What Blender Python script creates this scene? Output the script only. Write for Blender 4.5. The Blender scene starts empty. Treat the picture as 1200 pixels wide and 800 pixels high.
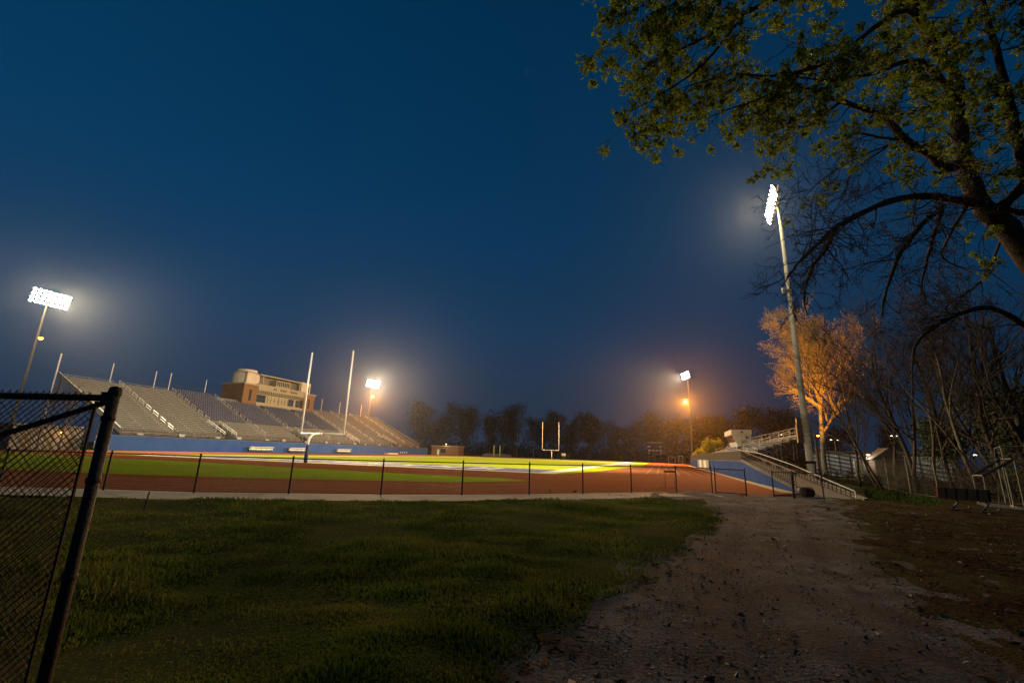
import bpy, math, random
import numpy as np
from math import radians, sin, cos, pi
rnd = random.Random(7)
C = bpy.context.scene
COL = C.collection

# ------------------------------------------------------------------ frames
EYE = np.array([0, 0, 1.6])
PITCH, ROLL, FPX = 0.243568, 0.0316776, 526.87
A = 0.318744                                     # heading of the football field
G0 = np.array([-20.398, 50.166])                 # foot of the near goal
AX = np.array([sin(A), cos(A)]); NX = np.array([cos(A), -sin(A)])
def W(L, s, z=0.0):
    p = G0 + NX * L + AX * s
    return (float(p[0]), float(p[1]), float(z))
def ray(px, py):
    x, y = px - 600, py - 400
    cr, sr, cp, sp = cos(ROLL), sin(ROLL), cos(PITCH), sin(PITCH)
    xr = x * cr + y * sr; yr = -x * sr + y * cr
    d = np.array([xr, FPX * cp + yr * sp, FPX * sp - yr * cp]); return d / d[1]
def at(px, py, D):                               # point D metres ahead of the camera in that direction
    return EYE + ray(px, py) * D
def gnd(px, py, z=0.0):
    d = ray(px, py); return EYE + d * ((z - 1.6) / d[2])

# ------------------------------------------------------------------ mesh builder
class MB:
    def __init__(s): s.v = []; s.f = []; s.n = 0; s.mi = 0
    def add(s, v, f):
        v = np.asarray(v, float).reshape(-1, 3)
        for fa in (f if isinstance(f, list) else [f]):
            fa = np.asarray(fa, int)
            if fa.ndim == 1: fa = fa[None]
            s.f.append((fa + s.n, s.mi))
        s.v.append(v); s.n += len(v); return s
    def box(s, x0, x1, y0, y1, z0, z1):
        v = [(x, y, z) for z in (z0, z1) for y in (y0, y1) for x in (x0, x1)]
        return s.add(v, np.array([(0, 2, 3, 1), (4, 5, 7, 6), (0, 1, 5, 4), (2, 6, 7, 3), (0, 4, 6, 2), (1, 3, 7, 5)]))
    def hexa(s, lo, hi):                          # two quads of 4 points, same order
        v = list(lo) + list(hi)
        return s.add(v, np.array([(3, 2, 1, 0), (4, 5, 6, 7), (0, 1, 5, 4), (1, 2, 6, 5), (2, 3, 7, 6), (3, 0, 4, 7)]))
    def prism(s, poly, z0, z1):
        n = len(poly); v = [(x, y, z0) for x, y in poly] + [(x, y, z1) for x, y in poly]
        return s.add(v, [np.array([list(range(n))[::-1]]), np.array([list(range(n, 2 * n))]),
                         np.array([(i, (i + 1) % n, n + (i + 1) % n, n + i) for i in range(n)])])
    def sheet(s, poly, z):
        n = len(poly); return s.add([(p[0], p[1], z) for p in poly], np.array([list(range(n))]))
    def strip(s, a, b):                           # quads between two polylines of 3-d points
        n = len(a); v = list(a) + list(b)
        return s.add(v, np.array([(i, i + 1, n + i + 1, n + i) for i in range(n - 1)]))
    def tube(s, pts, r, n=6, cap=True):
        p = np.asarray(pts, float); m = len(p)
        r = np.full(m, r, float) if np.isscalar(r) else np.asarray(r, float)
        t = np.empty_like(p); t[1:-1] = p[2:] - p[:-2]; t[0] = p[1] - p[0]; t[-1] = p[-1] - p[-2]
        t /= np.linalg.norm(t, axis=1)[:, None] + 1e-12
        ref = np.array([0, 0, 1.]) if abs(t[:, 2]).mean() < .8 else np.array([1., 0, 0])
        a = np.cross(t, ref); a /= np.linalg.norm(a, axis=1)[:, None] + 1e-9
        b = np.cross(t, a)
        th = np.arange(n) * 2 * pi / n
        ring = a[:, None] * np.cos(th)[None, :, None] + b[:, None] * np.sin(th)[None, :, None]
        v = (p[:, None] + ring * r[:, None, None]).reshape(-1, 3)
        i = np.arange(m - 1)[:, None] * n; j = np.arange(n)[None]; k = (j + 1) % n
        q = np.stack([i + j, i + k, i + n + k, i + n + j], -1).reshape(-1, 4)
        fs = [q]
        if cap: fs += [np.array([list(range(n))[::-1]]), np.array([list(range((m - 1) * n, m * n))])]
        return s.add(v, fs)
    def cyl(s, a, b, r, n=10): return s.tube([a, b], r, n)
    def lathe(s, prof, o=(0, 0, 0), n=14, M=None):
        th = np.arange(n) * 2 * pi / n
        v = np.array([[(r * cos(t), r * sin(t), z) for t in th] for r, z in prof]).reshape(-1, 3)
        if M is not None: v = v @ np.asarray(M).T
        v = v + np.asarray(o); m = len(prof)
        i = np.arange(m - 1)[:, None] * n; j = np.arange(n)[None]; k = (j + 1) % n
        q = np.stack([i + j, i + k, i + n + k, i + n + j], -1).reshape(-1, 4)
        return s.add(v, [q])
    def mesh(s, name, mats, smooth=False):
        me = bpy.data.meshes.new(name)
        v = np.concatenate(s.v); li = []; st = []; mi = []; k = 0
        for fa, m in s.f:
            li.append(fa.ravel()); c = fa.shape[1]
            st.append(k + np.arange(len(fa)) * c); k += fa.size; mi.append(np.full(len(fa), m))
        li = np.concatenate(li); st = np.concatenate(st); mi = np.concatenate(mi)
        me.vertices.add(len(v)); me.vertices.foreach_set('co', v.astype(np.float32).ravel())
        me.loops.add(len(li)); me.loops.foreach_set('vertex_index', li.astype(np.int32))
        me.polygons.add(len(st)); me.polygons.foreach_set('loop_start', st.astype(np.int32))
        me.update(calc_edges=True)
        for m in (mats if isinstance(mats, (list, tuple)) else [mats]): me.materials.append(m)
        me.polygons.foreach_set('material_index', mi.astype(np.int32))
        me.polygons.foreach_set('use_smooth', np.full(len(st), bool(smooth)))
        me.validate(); me.update(); return me
    def build(s, name, mats, parent=None, smooth=False):
        o = bpy.data.objects.new(name, s.mesh(name, mats, smooth)); COL.objects.link(o)
        if parent is not None: o.parent = parent
        return o
def tag(o, label=None, cat=None, group=None, kind=None):
    for k, v in (('label', label), ('category', cat), ('group', group), ('kind', kind)):
        if v: o[k] = v
    return o
def thing(name, label, cat, loc=(0, 0, 0), rz=0.0, group=None):
    o = bpy.data.objects.new(name, None); COL.objects.link(o); o.empty_display_size = .3
    o.location = loc; o.rotation_euler = (0, 0, rz); return tag(o, label, cat, group)
def fthing(name, label, cat, L, s, z=0, rot=0, group=None):
    return thing(name, label, cat, W(L, s, z), -A + rot, group)
def dup(root, loc, rz=None, label=None, scale=None):
    r = root.copy(); COL.objects.link(r); r.location = loc
    if rz is not None: r.rotation_euler = (0, 0, rz)
    if label: r['label'] = label
    if scale: r.scale = scale
    for ch in list(root.children):
        c = ch.copy(); COL.objects.link(c); c.parent = r
        for g in list(ch.children):
            d = g.copy(); COL.objects.link(d); d.parent = c
    return r
def struct(o): o['kind'] = 'structure'; return o

# ------------------------------------------------------------------ materials
def mat(name, col, col2=None, scale=4.0, rough=.75, metal=0.0, bump=0.0, bscale=None, spec=.25, detail=6.0,
        col3=None, scale3=.35, trans=0.0, lo=.35, hi=.65):
    m = bpy.data.materials.new(name); m.use_nodes = True
    nt = m.node_tree; N = nt.nodes; P = N['Principled BSDF']
    P.inputs['Roughness'].default_value = rough; P.inputs['Metallic'].default_value = metal
    P.inputs['Specular IOR Level'].default_value = spec
    P.inputs['Base Color'].default_value = (*col, 1)
    tc = N.new('ShaderNodeTexCoord')
    last = None
    def noise(sc, det=detail):
        n = N.new('ShaderNodeTexNoise'); n.inputs['Scale'].default_value = sc; n.inputs['Detail'].default_value = det
        n.inputs['Roughness'].default_value = .6
        nt.links.new(tc.outputs['Object'], n.inputs['Vector']); return n
    if col2:
        n = noise(scale); mr = N.new('ShaderNodeMapRange')
        mr.inputs[1].default_value = lo; mr.inputs[2].default_value = hi
        nt.links.new(n.outputs['Fac'], mr.inputs[0])
        mx = N.new('ShaderNodeMix'); mx.data_type = 'RGBA'
        mx.inputs[6].default_value = (*col, 1); mx.inputs[7].default_value = (*col2, 1)
        nt.links.new(mr.outputs[0], mx.inputs[0]); last = mx.outputs[2]
    if col3:
        n = noise(scale3, 3); mr = N.new('ShaderNodeMapRange')
        mr.inputs[1].default_value = .4; mr.inputs[2].default_value = .66
        nt.links.new(n.outputs['Fac'], mr.inputs[0])
        mx = N.new('ShaderNodeMix'); mx.data_type = 'RGBA'
        if last: nt.links.new(last, mx.inputs[6])
        else: mx.inputs[6].default_value = (*col, 1)
        mx.inputs[7].default_value = (*col3, 1)
        nt.links.new(mr.outputs[0], mx.inputs[0]); last = mx.outputs[2]
    if last: nt.links.new(last, P.inputs['Base Color'])
    if bump:
        n = noise(bscale or scale * 3); b = N.new('ShaderNodeBump'); b.inputs['Strength'].default_value = bump
        b.inputs['Distance'].default_value = .05
        nt.links.new(n.outputs['Fac'], b.inputs['Height']); nt.links.new(b.outputs['Normal'], P.inputs['Normal'])
    if trans:
        t = N.new('ShaderNodeBsdfTranslucent'); t.inputs['Color'].default_value = (*[c * 1.3 for c in col], 1)
        if last: nt.links.new(last, t.inputs['Color'])
        ms = N.new('ShaderNodeMixShader'); ms.inputs[0].default_value = trans
        out = N['Material Output']
        nt.links.new(P.outputs[0], ms.inputs[1]); nt.links.new(t.outputs[0], ms.inputs[2]); nt.links.new(ms.outputs[0], out.inputs[0])
    return m
def emit(name, col, strength):
    m = bpy.data.materials.new(name); m.use_nodes = True
    P = m.node_tree.nodes['Principled BSDF']; P.inputs['Base Color'].default_value = (.02, .02, .02, 1)
    P.inputs['Emission Color'].default_value = (*col, 1); P.inputs['Emission Strength'].default_value = strength
    m.cycles.emission_sampling = 'NONE'; return m
def brick(name, c1, c2, mortar, scale):
    m = mat(name, c1); nt = m.node_tree; N = nt.nodes
    b = N.new('ShaderNodeTexBrick'); b.inputs['Color1'].default_value = (*c1, 1); b.inputs['Color2'].default_value = (*c2, 1)
    b.inputs['Mortar'].default_value = (*mortar, 1); b.inputs['Scale'].default_value = scale
    tc = N.new('ShaderNodeTexCoord'); mp = N.new('ShaderNodeMapping'); mp.inputs['Rotation'].default_value = (pi / 2, 0, pi / 4)
    nt.links.new(tc.outputs['Object'], mp.inputs['Vector']); nt.links.new(mp.outputs[0], b.inputs['Vector'])
    nt.links.new(b.outputs['Color'], N['Principled BSDF'].inputs['Base Color']); return m
K = dict(
    ground=mat('ground_soil', (.040, .047, .013), (.055, .045, .020), 2.2, 1.0, spec=0, bump=.5, bscale=18, col3=(.026, .030, .010), scale3=.25),
    grass=mat('lawn_blades', (.092, .142, .017), (.150, .140, .032), 1.3, 1.0, spec=0, col3=(.030, .054, .009), scale3=.42, trans=.25),
    dirt=mat('dirt_gravel', (.086, .085, .088), (.032, .030, .030), 1.3, 1.0, spec=.02, bump=.8, bscale=22, col3=(.046, .040, .036), scale3=.5, detail=10, lo=.40, hi=.62),
    litter=mat('leaf_litter', (.085, .044, .018), (.036, .020, .010), 6, 1.0, spec=0),
    pebble=mat('pebbles', (.20, .17, .14), (.09, .07, .055), 9, .9),
    conc=mat('path_concrete', (.165, .140, .098), (.125, .105, .074), 1.5, .9, bump=.2, col3=(.095, .080, .056), scale3=.5),
    verge_soil=mat('verge_soil', (.048, .028, .016), (.024, .015, .010), 3.5, 1.0, spec=0, bump=.9, bscale=26, detail=10, col3=(.045, .040, .016), scale3=.8),
    track=mat('track_rubber', (.150, .050, .020), (.125, .040, .016), .9, 1.0, bump=.1, bscale=60, spec=0, col3=(.135, .050, .026), scale3=.12),
    turf=mat('field_turf', (.172, .200, .005), (.150, .182, .004), .7, 1.0, bump=.1, bscale=30, spec=0, col3=(.165, .17, .010), scale3=.07),
    infield=mat('infield_grass', (.150, .200, .008), (.115, .165, .007), .8, 1.0, spec=0, bump=.2, bscale=14, col3=(.12, .135, .02), scale3=.15),
    line=mat('field_paint', (.36, .345, .29), (.28, .265, .215), 3, .8),
    navy=mat('field_navy', (.035, .035, .10), (.05, .05, .12), 2, .8),
    blue=mat('wall_blue', (.020, .062, .205), (.017, .052, .175), .6, .7, col3=(.025, .068, .20), scale3=.2, spec=.1),
    alu=mat('aluminium', (.275, .285, .285), (.21, .217, .217), 1.2, .6, metal=.1, col3=(.235, .24, .235), scale3=.4),
    deck=mat('deck_grey', (.115, .110, .100), (.085, .081, .075), 1.4, .7),
    seatblue=mat('seat_blue', (.010, .016, .070), (.008, .012, .055), 2, .5),
    deckpale=mat('pale_cladding', (.36, .36, .35), (.29, .29, .28), 1.5, .8),
    white=mat('white_paint', (.66, .63, .57), (.56, .53, .48), 3, .5),
    cream=mat('cream_panel', (.27, .235, .150), (.23, .20, .13), .8, .7),
    beige=mat('beige_wall', (.48, .41, .32), (.42, .35, .27), 1.0, .7),
    brick=brick('brick', (.165, .078, .024), (.13, .060, .019), (.16, .115, .07), 3.2),
    glass=mat('dark_glass', (.02, .03, .05), None, rough=.08, spec=.6),
    black=mat('black_vinyl', (.012, .011, .010), (.02, .017, .014), 6, .55),
    rust=mat('rusty_steel', (.040, .026, .018), (.022, .015, .012), 14, .7, bump=.3, bscale=60),
    galv=mat('galvanised', (.085, .080, .064), (.062, .058, .047), 2.0, .7, metal=0),
    galvpost=mat('galvanised_dull', (.22, .20, .14), (.14, .12, .08), 4, .7),
    dark=mat('dark_steel', (.035, .032, .028), (.05, .045, .04), 2, .6),
    screen=mat('windscreen_mesh', (.050, .036, .022), (.038, .028, .018), 2, .9),
    bark=mat('bark', (.085, .060, .040), (.045, .032, .022), 7, .95, bump=.8, bscale=26),
    twig=mat('twig_bark', (.060, .043, .030), (.040, .030, .022), 3, .95),
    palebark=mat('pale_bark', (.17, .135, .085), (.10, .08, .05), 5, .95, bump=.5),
    leaf=mat('spring_leaf', (.20, .255, .020), (.12, .18, .015), 5, .7, trans=.45),
    rustwire=mat('rusty_wire', (.085, .050, .036), (.045, .028, .022), 14, .8),
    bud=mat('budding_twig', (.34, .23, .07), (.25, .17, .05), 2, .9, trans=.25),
    gloss=mat('goal_white', (.80, .78, .72), None, rough=.4),
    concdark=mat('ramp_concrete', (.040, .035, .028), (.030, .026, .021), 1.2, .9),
    lane=mat('lane_paint', (.21, .11, .07), (.16, .075, .042), 2, .9),
    bush=mat('bush_leaf', (.14, .165, .015), (.09, .115, .012), 1.5, .8, trans=.3),
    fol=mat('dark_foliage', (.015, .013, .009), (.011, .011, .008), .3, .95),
    ever=mat('evergreen', (.030, .040, .014), (.045, .050, .018), .8, .9),
    orangepad_and_lamplight=mat('orange_vinyl_and_lamplight', (.20, .040, .012), (.15, .032, .012), 3, .6),
    blue_right=mat('wall_blue_right', (.017, .043, .135), (.020, .040, .115), .7, .85, col3=(.024, .050, .13), scale3=.3, spec=.05),  # right wall: darker, slightly more purple blue than the grandstand wall
    blackpad=mat('black_pad', (.006, .006, .007), (.010, .009, .009), 3, .8, spec=.06),
    yellow=mat('yellow_pad', (.62, .50, .05), None, rough=.6),
    roof=mat('roof_grey', (.16, .14, .12), (.12, .105, .09), 1, .8),
    flood=emit('flood_lens', (1, .93, .78), 60),
    sodium=emit('sodium_bulb', (1, .34, .03), 14),
    bulb=emit('street_bulb', (1, .86, .62), 5),
    verge=mat('verge_blades', (.035, .075, .012), (.05, .07, .014), 2, 1.0, spec=0),
    warmwin=emit('warm_window', (1, .62, .2), .7),
)

# ------------------------------------------------------------------ camera, world, render settings
cam = bpy.data.cameras.new('camera'); co = bpy.data.objects.new('camera', cam); COL.objects.link(co)
cam.sensor_fit = 'HORIZONTAL'; cam.sensor_width = 36; cam.lens = FPX / 1200 * 36; cam.clip_start = .05; cam.clip_end = 3000
from mathutils import Matrix, Vector
cr, sr, cp, sp = cos(ROLL), sin(ROLL), cos(PITCH), sin(PITCH)
r0 = np.array([1, 0, 0.]); u0 = np.array([0, -sp, cp]); fw = np.array([0, cp, sp])
Rv = cr * r0 + sr * u0; Uv = -sr * r0 + cr * u0
co.matrix_world = Matrix(((Rv[0], Uv[0], -fw[0], 0), (Rv[1], Uv[1], -fw[1], 0), (Rv[2], Uv[2], -fw[2], 1.6), (0, 0, 0, 1)))
C.camera = co
w = bpy.data.worlds.new('World'); C.world = w; w.use_nodes = True
nt = w.node_tree; N = nt.nodes; bg = N['Background']
tc = N.new('ShaderNodeTexCoord'); sx = N.new('ShaderNodeSeparateXYZ'); nt.links.new(tc.outputs['Generated'], sx.inputs[0])
cr_ = N.new('ShaderNodeValToRGB'); nt.links.new(sx.outputs['Z'], cr_.inputs[0])
el = cr_.color_ramp.elements
SKY = [(0.0, (.0120, .0235, .0480)), (.10, (.0075, .0275, .0640)), (.25, (.0026, .0340, .0900)), (.45, (.0012, .0345, .0950)), (.75, (.0006, .0265, .0730)), (.95, (.0003, .018, .052))]
el[0].position, el[0].color = SKY[0][0], (*SKY[0][1], 1); el[1].position, el[1].color = SKY[-1][0], (*SKY[-1][1], 1)
for p, c in SKY[1:-1]: e = el.new(p); e.color = (*c, 1)
nt.links.new(cr_.outputs[0], bg.inputs['Color']); bg.inputs['Strength'].default_value = 1.0
ma = N.new('ShaderNodeMath'); ma.operation = 'MULTIPLY_ADD'; ma.inputs[1].default_value = -.30; ma.inputs[2].default_value = 1.0
nt.links.new(sx.outputs['X'], ma.inputs[0]); nt.links.new(ma.outputs[0], bg.inputs['Strength'])
vs = C.view_settings; vs.view_transform = 'Standard'; vs.look = 'None'; vs.exposure = 0; vs.gamma = 1
cy = C.cycles; cy.use_denoising = True
try: cy.denoiser = 'OPENIMAGEDENOISE'
except Exception: pass
cy.max_bounces = 4; cy.diffuse_bounces = 2; cy.glossy_bounces = 2; cy.transmission_bounces = 2; cy.volume_bounces = 0
cy.transparent_max_bounces = 6; cy.sample_clamp_indirect = 2; cy.use_light_tree = True; cy.caustics_reflective = False
cy.volume_max_steps = 64

# ------------------------------------------------------------------ helpers in numpy
rng = np.random.default_rng(11)
_ph = rng.uniform(0, 6.28, (40, 2)); _dir = rng.normal(size=(40, 2)); _dir /= np.linalg.norm(_dir, axis=1)[:, None]
def nz(x, y, f, k0=0, k=7):
    r = 0
    for i in range(k0, k0 + k):
        ff = f * (.6 + .23 * ((i * 7) % 5))
        r = r + np.sin(ff * (_dir[i, 0] * x + _dir[i, 1] * y) + _ph[i, 0])
    return r / math.sqrt(k)
def fpts(seq): return [W(*p)[:2] for p in seq]
def inside(poly, x, y):
    poly = np.asarray(poly); r = np.zeros(np.shape(x), bool); j = len(poly) - 1
    for i in range(len(poly)):
        xi, yi = poly[i]; xj, yj = poly[j]
        c = ((yi > y) != (yj > y)) & (x < (xj - xi) * (y - yi) / (yj - yi + 1e-12) + xi)
        r ^= c; j = i
    return r

# track-side fence line (field coordinates), an arc round the near end
CEN = (-2.0, 12.0)
def arc(r, a0, a1, n):                       # angles from -s direction, positive to +L
    return [(CEN[0] + r * sin(a), CEN[1] - r * cos(a)) for a in np.linspace(a0, a1, n)]
fence_px = [(227, 577.5), (338, 578.5), (446, 580), (541, 580), (620, 579.5), (683, 578.5), (740, 577.5), (793, 577), (835, 578)]
fence_right = [gnd(*p)[:2] for p in fence_px]
fence_left = [np.array(W(L, 12 - math.sqrt(47 ** 2 - (L + 2) ** 2) + .35)[:2]) for L in (-3.5, -.5, 2.5, 5.5, 8.5, 11.4, 14.4, 17.4)]
FENCE = fence_left + fence_right            # left to right

# ------------------------------------------------------------------ ground
xs = np.concatenate([[-420, -200, -90, -45], np.arange(-26, 34.01, .3), [45, 80, 160, 420]])
ys = np.concatenate([[-60, -20, -6], np.arange(-2, 24.01, .3), [30, 45, 80, 160, 300, 430]])
X, Y = np.meshgrid(xs, ys)
lawn_edge = [(835, 584), (858, 600), (852, 618), (825, 642), (775, 688), (705, 738), (640, 800)]
le = [gnd(*p)[:2] for p in lawn_edge]
LAWN = [gnd(60, 585)[:2], gnd(300, 587)[:2], gnd(450, 588)[:2], gnd(600, 587)[:2], gnd(740, 586)[:2]] + le + [np.array([.15, 2.0]), np.array([-.5, -1.5]), np.array([-25, -1.5]), np.array([-25, 3.0])]
LAWN = np.array([np.asarray(p, float) for p in LAWN])
def lawn_h(x, y):
    d = np.minimum(1, np.maximum(0, edge_dist(x, y)) / .9)
    return d * (.15 + .05 * nz(x, y, .9) + .03 * nz(x, y, 2.6, 8)) * inside(LAWN, x, y)
def edge_dist(x, y):
    d = np.full(np.shape(x), 9.0); n = len(LAWN)
    for i in range(len(LAWN) - 4):
        a, b = LAWN[i], LAWN[i + 1]; ab = b - a; L2 = ab @ ab
        t = np.clip(((x - a[0]) * ab[0] + (y - a[1]) * ab[1]) / L2, 0, 1)
        d = np.minimum(d, np.hypot(x - a[0] - t * ab[0], y - a[1] - t * ab[1]))
    return d
Z = -.06 + lawn_h(X, Y)
mb = MB(); nx_, ny_ = len(xs), len(ys)
i = np.arange(ny_ - 1)[:, None] * nx_; j = np.arange(nx_ - 1)[None]
mb.add(np.stack([X, Y, Z], -1).reshape(-1, 3), np.stack([i + j, i + j + 1, i + nx_ + j + 1, i + nx_ + j], -1).reshape(-1, 4))
struct(mb.build('ground', K['ground'], smooth=True))

# dirt track beside the lawn
mb = MB(); gx = np.arange(-1, 30.01, .125); gy = np.arange(-1.5, 27.01, .25)
X, Y = np.meshgrid(gx, gy)
dz = .02 + .018 * nz(X, Y, 1.6, 3) + .008 * nz(X, Y, 5, 12)
ind = inside(LAWN, X, Y)
fl = X * NX[0] + Y * NX[1] - G0 @ NX; fs = X * AX[0] + Y * AX[1] - G0 @ AX
pc = np.array([[2.2, 1], [3.0, 4], [4.6, 8], [6.8, 12], [9.2, 16], [10.5, 20]])
cx_ = np.interp(Y, pc[:, 1], pc[:, 0])
for off in (-.8, .8): dz = dz - .035 * np.exp(-((X - cx_ - off) / .22) ** 2) + .018 * np.exp(-((np.abs(X - cx_ - off) - .38) / .15) ** 2)
fade = np.clip((-13.2 - fs) / 2.5, 0, 1); dz = dz * fade
dz = np.where(ind & (edge_dist(X, Y) > 1.3), -.2, dz)
# keep it behind the fence line
keep = (fs < -15.6) & ((np.hypot(fl - CEN[0], fs - CEN[1]) > np.where(fl < 34.5, 49.0, 47.3)) | (fl > 38)) | ((fl > 43.4) & (fs < 3))
nx_, ny_ = len(gx), len(gy)
i, j = np.meshgrid(np.arange(ny_ - 1), np.arange(nx_ - 1), indexing='ij')
ok = keep[:-1, :-1] & keep[1:, 1:] & keep[1:, :-1] & keep[:-1, 1:] & (dz[:-1, :-1] > -.1)
b = (i * nx_ + j)[ok]
mb.add(np.stack([X, Y, dz], -1).reshape(-1, 3), np.stack([b, b + 1, b + nx_ + 1, b + nx_], -1))
struct(mb.build('dirt_path', K['dirt'], smooth=True))

# dark leaf-littered verge on the right of the dirt track
bx = 3.5 + .60 * np.maximum(0, Y - 3) + .45 * nz(X, Y, 1.0, 20) + .25 * nz(X, Y, 3.3, 9)
lz = dz + np.clip((X - bx) * .045, -.05, .016) + .012 * nz(X, Y, 8, 2) + .010 * nz(X, Y, 15, 16)
okl = ok & (lz > dz - .045)[:-1, :-1]; b = (i * nx_ + j)[okl]
mb = MB(); mb.add(np.stack([X, Y, lz], -1).reshape(-1, 3), np.stack([b, b + 1, b + nx_ + 1, b + nx_], -1))
struct(mb.build('leaf_litter_verge', K['verge_soil'], smooth=True))

# concrete footpath outside the fence
inn = [np.array([*p, .004]) for p in FENCE]
outw = []
for k, p in enumerate(FENCE):
    a = FENCE[max(0, k - 1)]; b_ = FENCE[min(len(FENCE) - 1, k + 1)]; t = (b_ - a) / np.linalg.norm(b_ - a); nrm = np.array([t[1], -t[0]])
    wd = 2.0 if k < 14 else 1.7
    outw.append(np.array([*(p + nrm * wd), .004])); inn[k][:2] = p - nrm * .25
mb = MB(); mb.strip(outw, inn); struct(mb.build('footpath', K['conc']))

# running track: one red sheet under the infield
red = arc(46.8, -1.62, .30, 40)
red = [W(-54, 125), W(-54, 12)] + [W(*p) for p in arc(47.0, -1.05, .02, 24)] + [(*p, 0) for p in fence_left[5:]] + [(*p, 0) for p in fence_right] + [W(39.3, -16.0), W(42, -12.6), W(42, 10), W(42, 122), W(36, 150), W(10, 163), W(-20, 163), W(-44, 150)]
mb = MB(); mb.sheet(red, 0.0); struct(mb.build('running_track', K['track']))
# grass crescent inside the near bend
cres = [(27.4, -13.6), (24.4, -18.0), (21.1, -19.9), (16.9, -22.2), (12.7, -23.9), (7, -25.6), (0, -26.8), (-8, -26.2), (-18, -22.6), (-28, -15.5), (-33, -9.5), (-28, -8.5), (-20, -10.8), (-12.2, -11.2), (-6.2, -10.2), (0, -11.0), (7.2, -12.2), (15.9, -12.3), (21.7, -12.4), (25.1, -12.2)][::-1]
mb = MB(); mb.sheet([W(*p) for p in cres][::-1], .004); struct(mb.build('infield_grass', K['infield']))
# pitch
mb = MB(); mb.sheet([W(*p) for p in [(-31, -2.4), (26.5, -2.4), (28.4, 9), (30, 30), (31.5, 60), (31.5, 113), (-31, 113)]], .004); struct(mb.build('pitch_turf', K['turf']))
mb = MB(); mb.sheet([W(*p) for p in [(-30, 114), (26, 114), (20, 128), (0, 136), (-24, 130)]], .004); struct(mb.build('far_infield_grass', K['infield']))
mb = MB()
for s0, s1 in ((0.08, 9.0), (100.7, 109.6)): mb.sheet([W(*p) for p in [(-24.3, s0), (24.3, s0), (24.3, s1), (-24.3, s1)]], .008)
mb.sheet([W(*p) for p in [(26.6, 42), (28.6, 42), (29.2, 92), (26.6, 92)]], .008)
struct(mb.build('end_zone_paint', K['navy']))
mb = MB()
def fq(L0, L1, s0, s1, z=.012): mb.sheet([W(L0, s0), W(L1, s0), W(L1, s1), W(L0, s1)], z)
fq(-26.2, 26.2, -1.8, 0.0); fq(24.4, 26.2, 0.004, 109.7); fq(-26.2, -24.4, 0.004, 109.7); fq(-26.2, 26.2, 109.71, 111.5)
for k in range(0, 21):
    fq(-24.39, 24.39, 9.144 + 4.572 * k - .05, 9.144 + 4.572 * k + .05)
for k in range(1, 100):
    for L in (-6.1, 6.1): fq(L - .3, L + .3, 9.144 + .9144 * k - .05, 9.144 + .9144 * k + .05, .0125)
for k in range(9):                                # broad pale blocks of the end zone paint
    L = -19 + 4.6 * k; fq(L - 1.5, L - .8, 2.2, 7.0); fq(L + .4, L + 1.1, 2.2, 7.0); fq(L - .79, L + .39, 3.9, 5.0)
struct(mb.build('pitch_lines', K['line']))
mb = MB()
mb.strip([W(41.2, s, .006) for s in (-12.4, 10, 60, 84)], [W(41.95, s, .006) for s in (-12.4, 10, 60, 84)])
struct(mb.build('wall_apron', K['conc']))

mb = MB()
for k in range(1, 7):
    a_, b_ = [], []
    for th in np.linspace(-.62, .82, 60):
        for lst, rr in ((a_, 47 - .98 * k - .03), (b_, 47 - .98 * k + .03)): lst.append(W(CEN[0] + rr * sin(th), CEN[1] - rr * cos(th), .004))
    mb.strip(a_, b_)
for k in range(1, 8):
    L = 41 - 1.06 * k; mb.strip([W(L - .03, s, .0045) for s in (8, 60, 112)], [W(L + .03, s, .0045) for s in (8, 60, 112)])
struct(mb.build('lane_lines', K['lane']))

# lawn blades, gravel and leaf litter (nobody could count them)
def blades(n, rmax, name, material, hmin, hmax, mask, wid=.006, a0=-.95, a1=.62, rmin=1.9):
    u = rng.random(n); r = rmin * (rmax / rmin) ** u; a = rng.uniform(a0, a1, n)
    x = r * np.sin(a); y = r * np.cos(a); ok = mask(x, y); x, y, r = x[ok], y[ok], r[ok]
    keepb = (rng.random(len(x)) < np.clip(.75 + .5 * nz(x, y, 1.7, 22), .06, 1)) & (edge_dist(x, y) > .12 + .22 * nz(x, y, 3.1, 9)); x, y, r = x[keepb], y[keepb], r[keepb]
    m = len(x); cl = np.clip(.55 + .45 * nz(x, y, 1.5, 5) + .35 * nz(x, y, 6, 15), .12, 2.0)
    h = (hmin + (hmax - hmin) * rng.random(m) ** 1.5) * cl * (1 + .012 * r); wd = wid * (1 + r * .10)
    th = rng.uniform(0, 2 * pi, m); ln = rng.uniform(.1, .65, m) * h; la = rng.uniform(0, 2 * pi, m) * .4 + .6
    z0 = lawn_h(x, y) - .035
    wx, wy = np.cos(th) * wd, np.sin(th) * wd; lx, ly = np.cos(la) * ln, np.sin(la) * ln
    v = np.stack([np.stack([x - wx, y - wy, z0], -1), np.stack([x + wx, y + wy, z0], -1),
                  np.stack([x + lx * .35 + wx * .7, y + ly * .35 + wy * .7, z0 + h * .6], -1), np.stack([x + lx * .35 - wx * .7, y + ly * .35 - wy * .7, z0 + h * .6], -1),
                  np.stack([x + lx, y + ly, z0 + h], -1)], 1)
    b = np.arange(m)[:, None] * 5
    mb = MB(); mb.add(v.reshape(-1, 3), [b + np.array([[0, 1, 2, 3]]), b + np.array([[3, 2, 4]])])
    return mb.build(name, material)
tag(blades(330000, 19, 'lawn_grass', K['grass'], .025, .095, lambda x, y: inside(LAWN, x, y)), kind='stuff')
verge = np.array([gnd(*p)[:2] for p in [(1012, 574), (1040, 577), (1075, 583), (1104, 588), (1098, 594), (1060, 591), (1015, 584)]])
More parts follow.
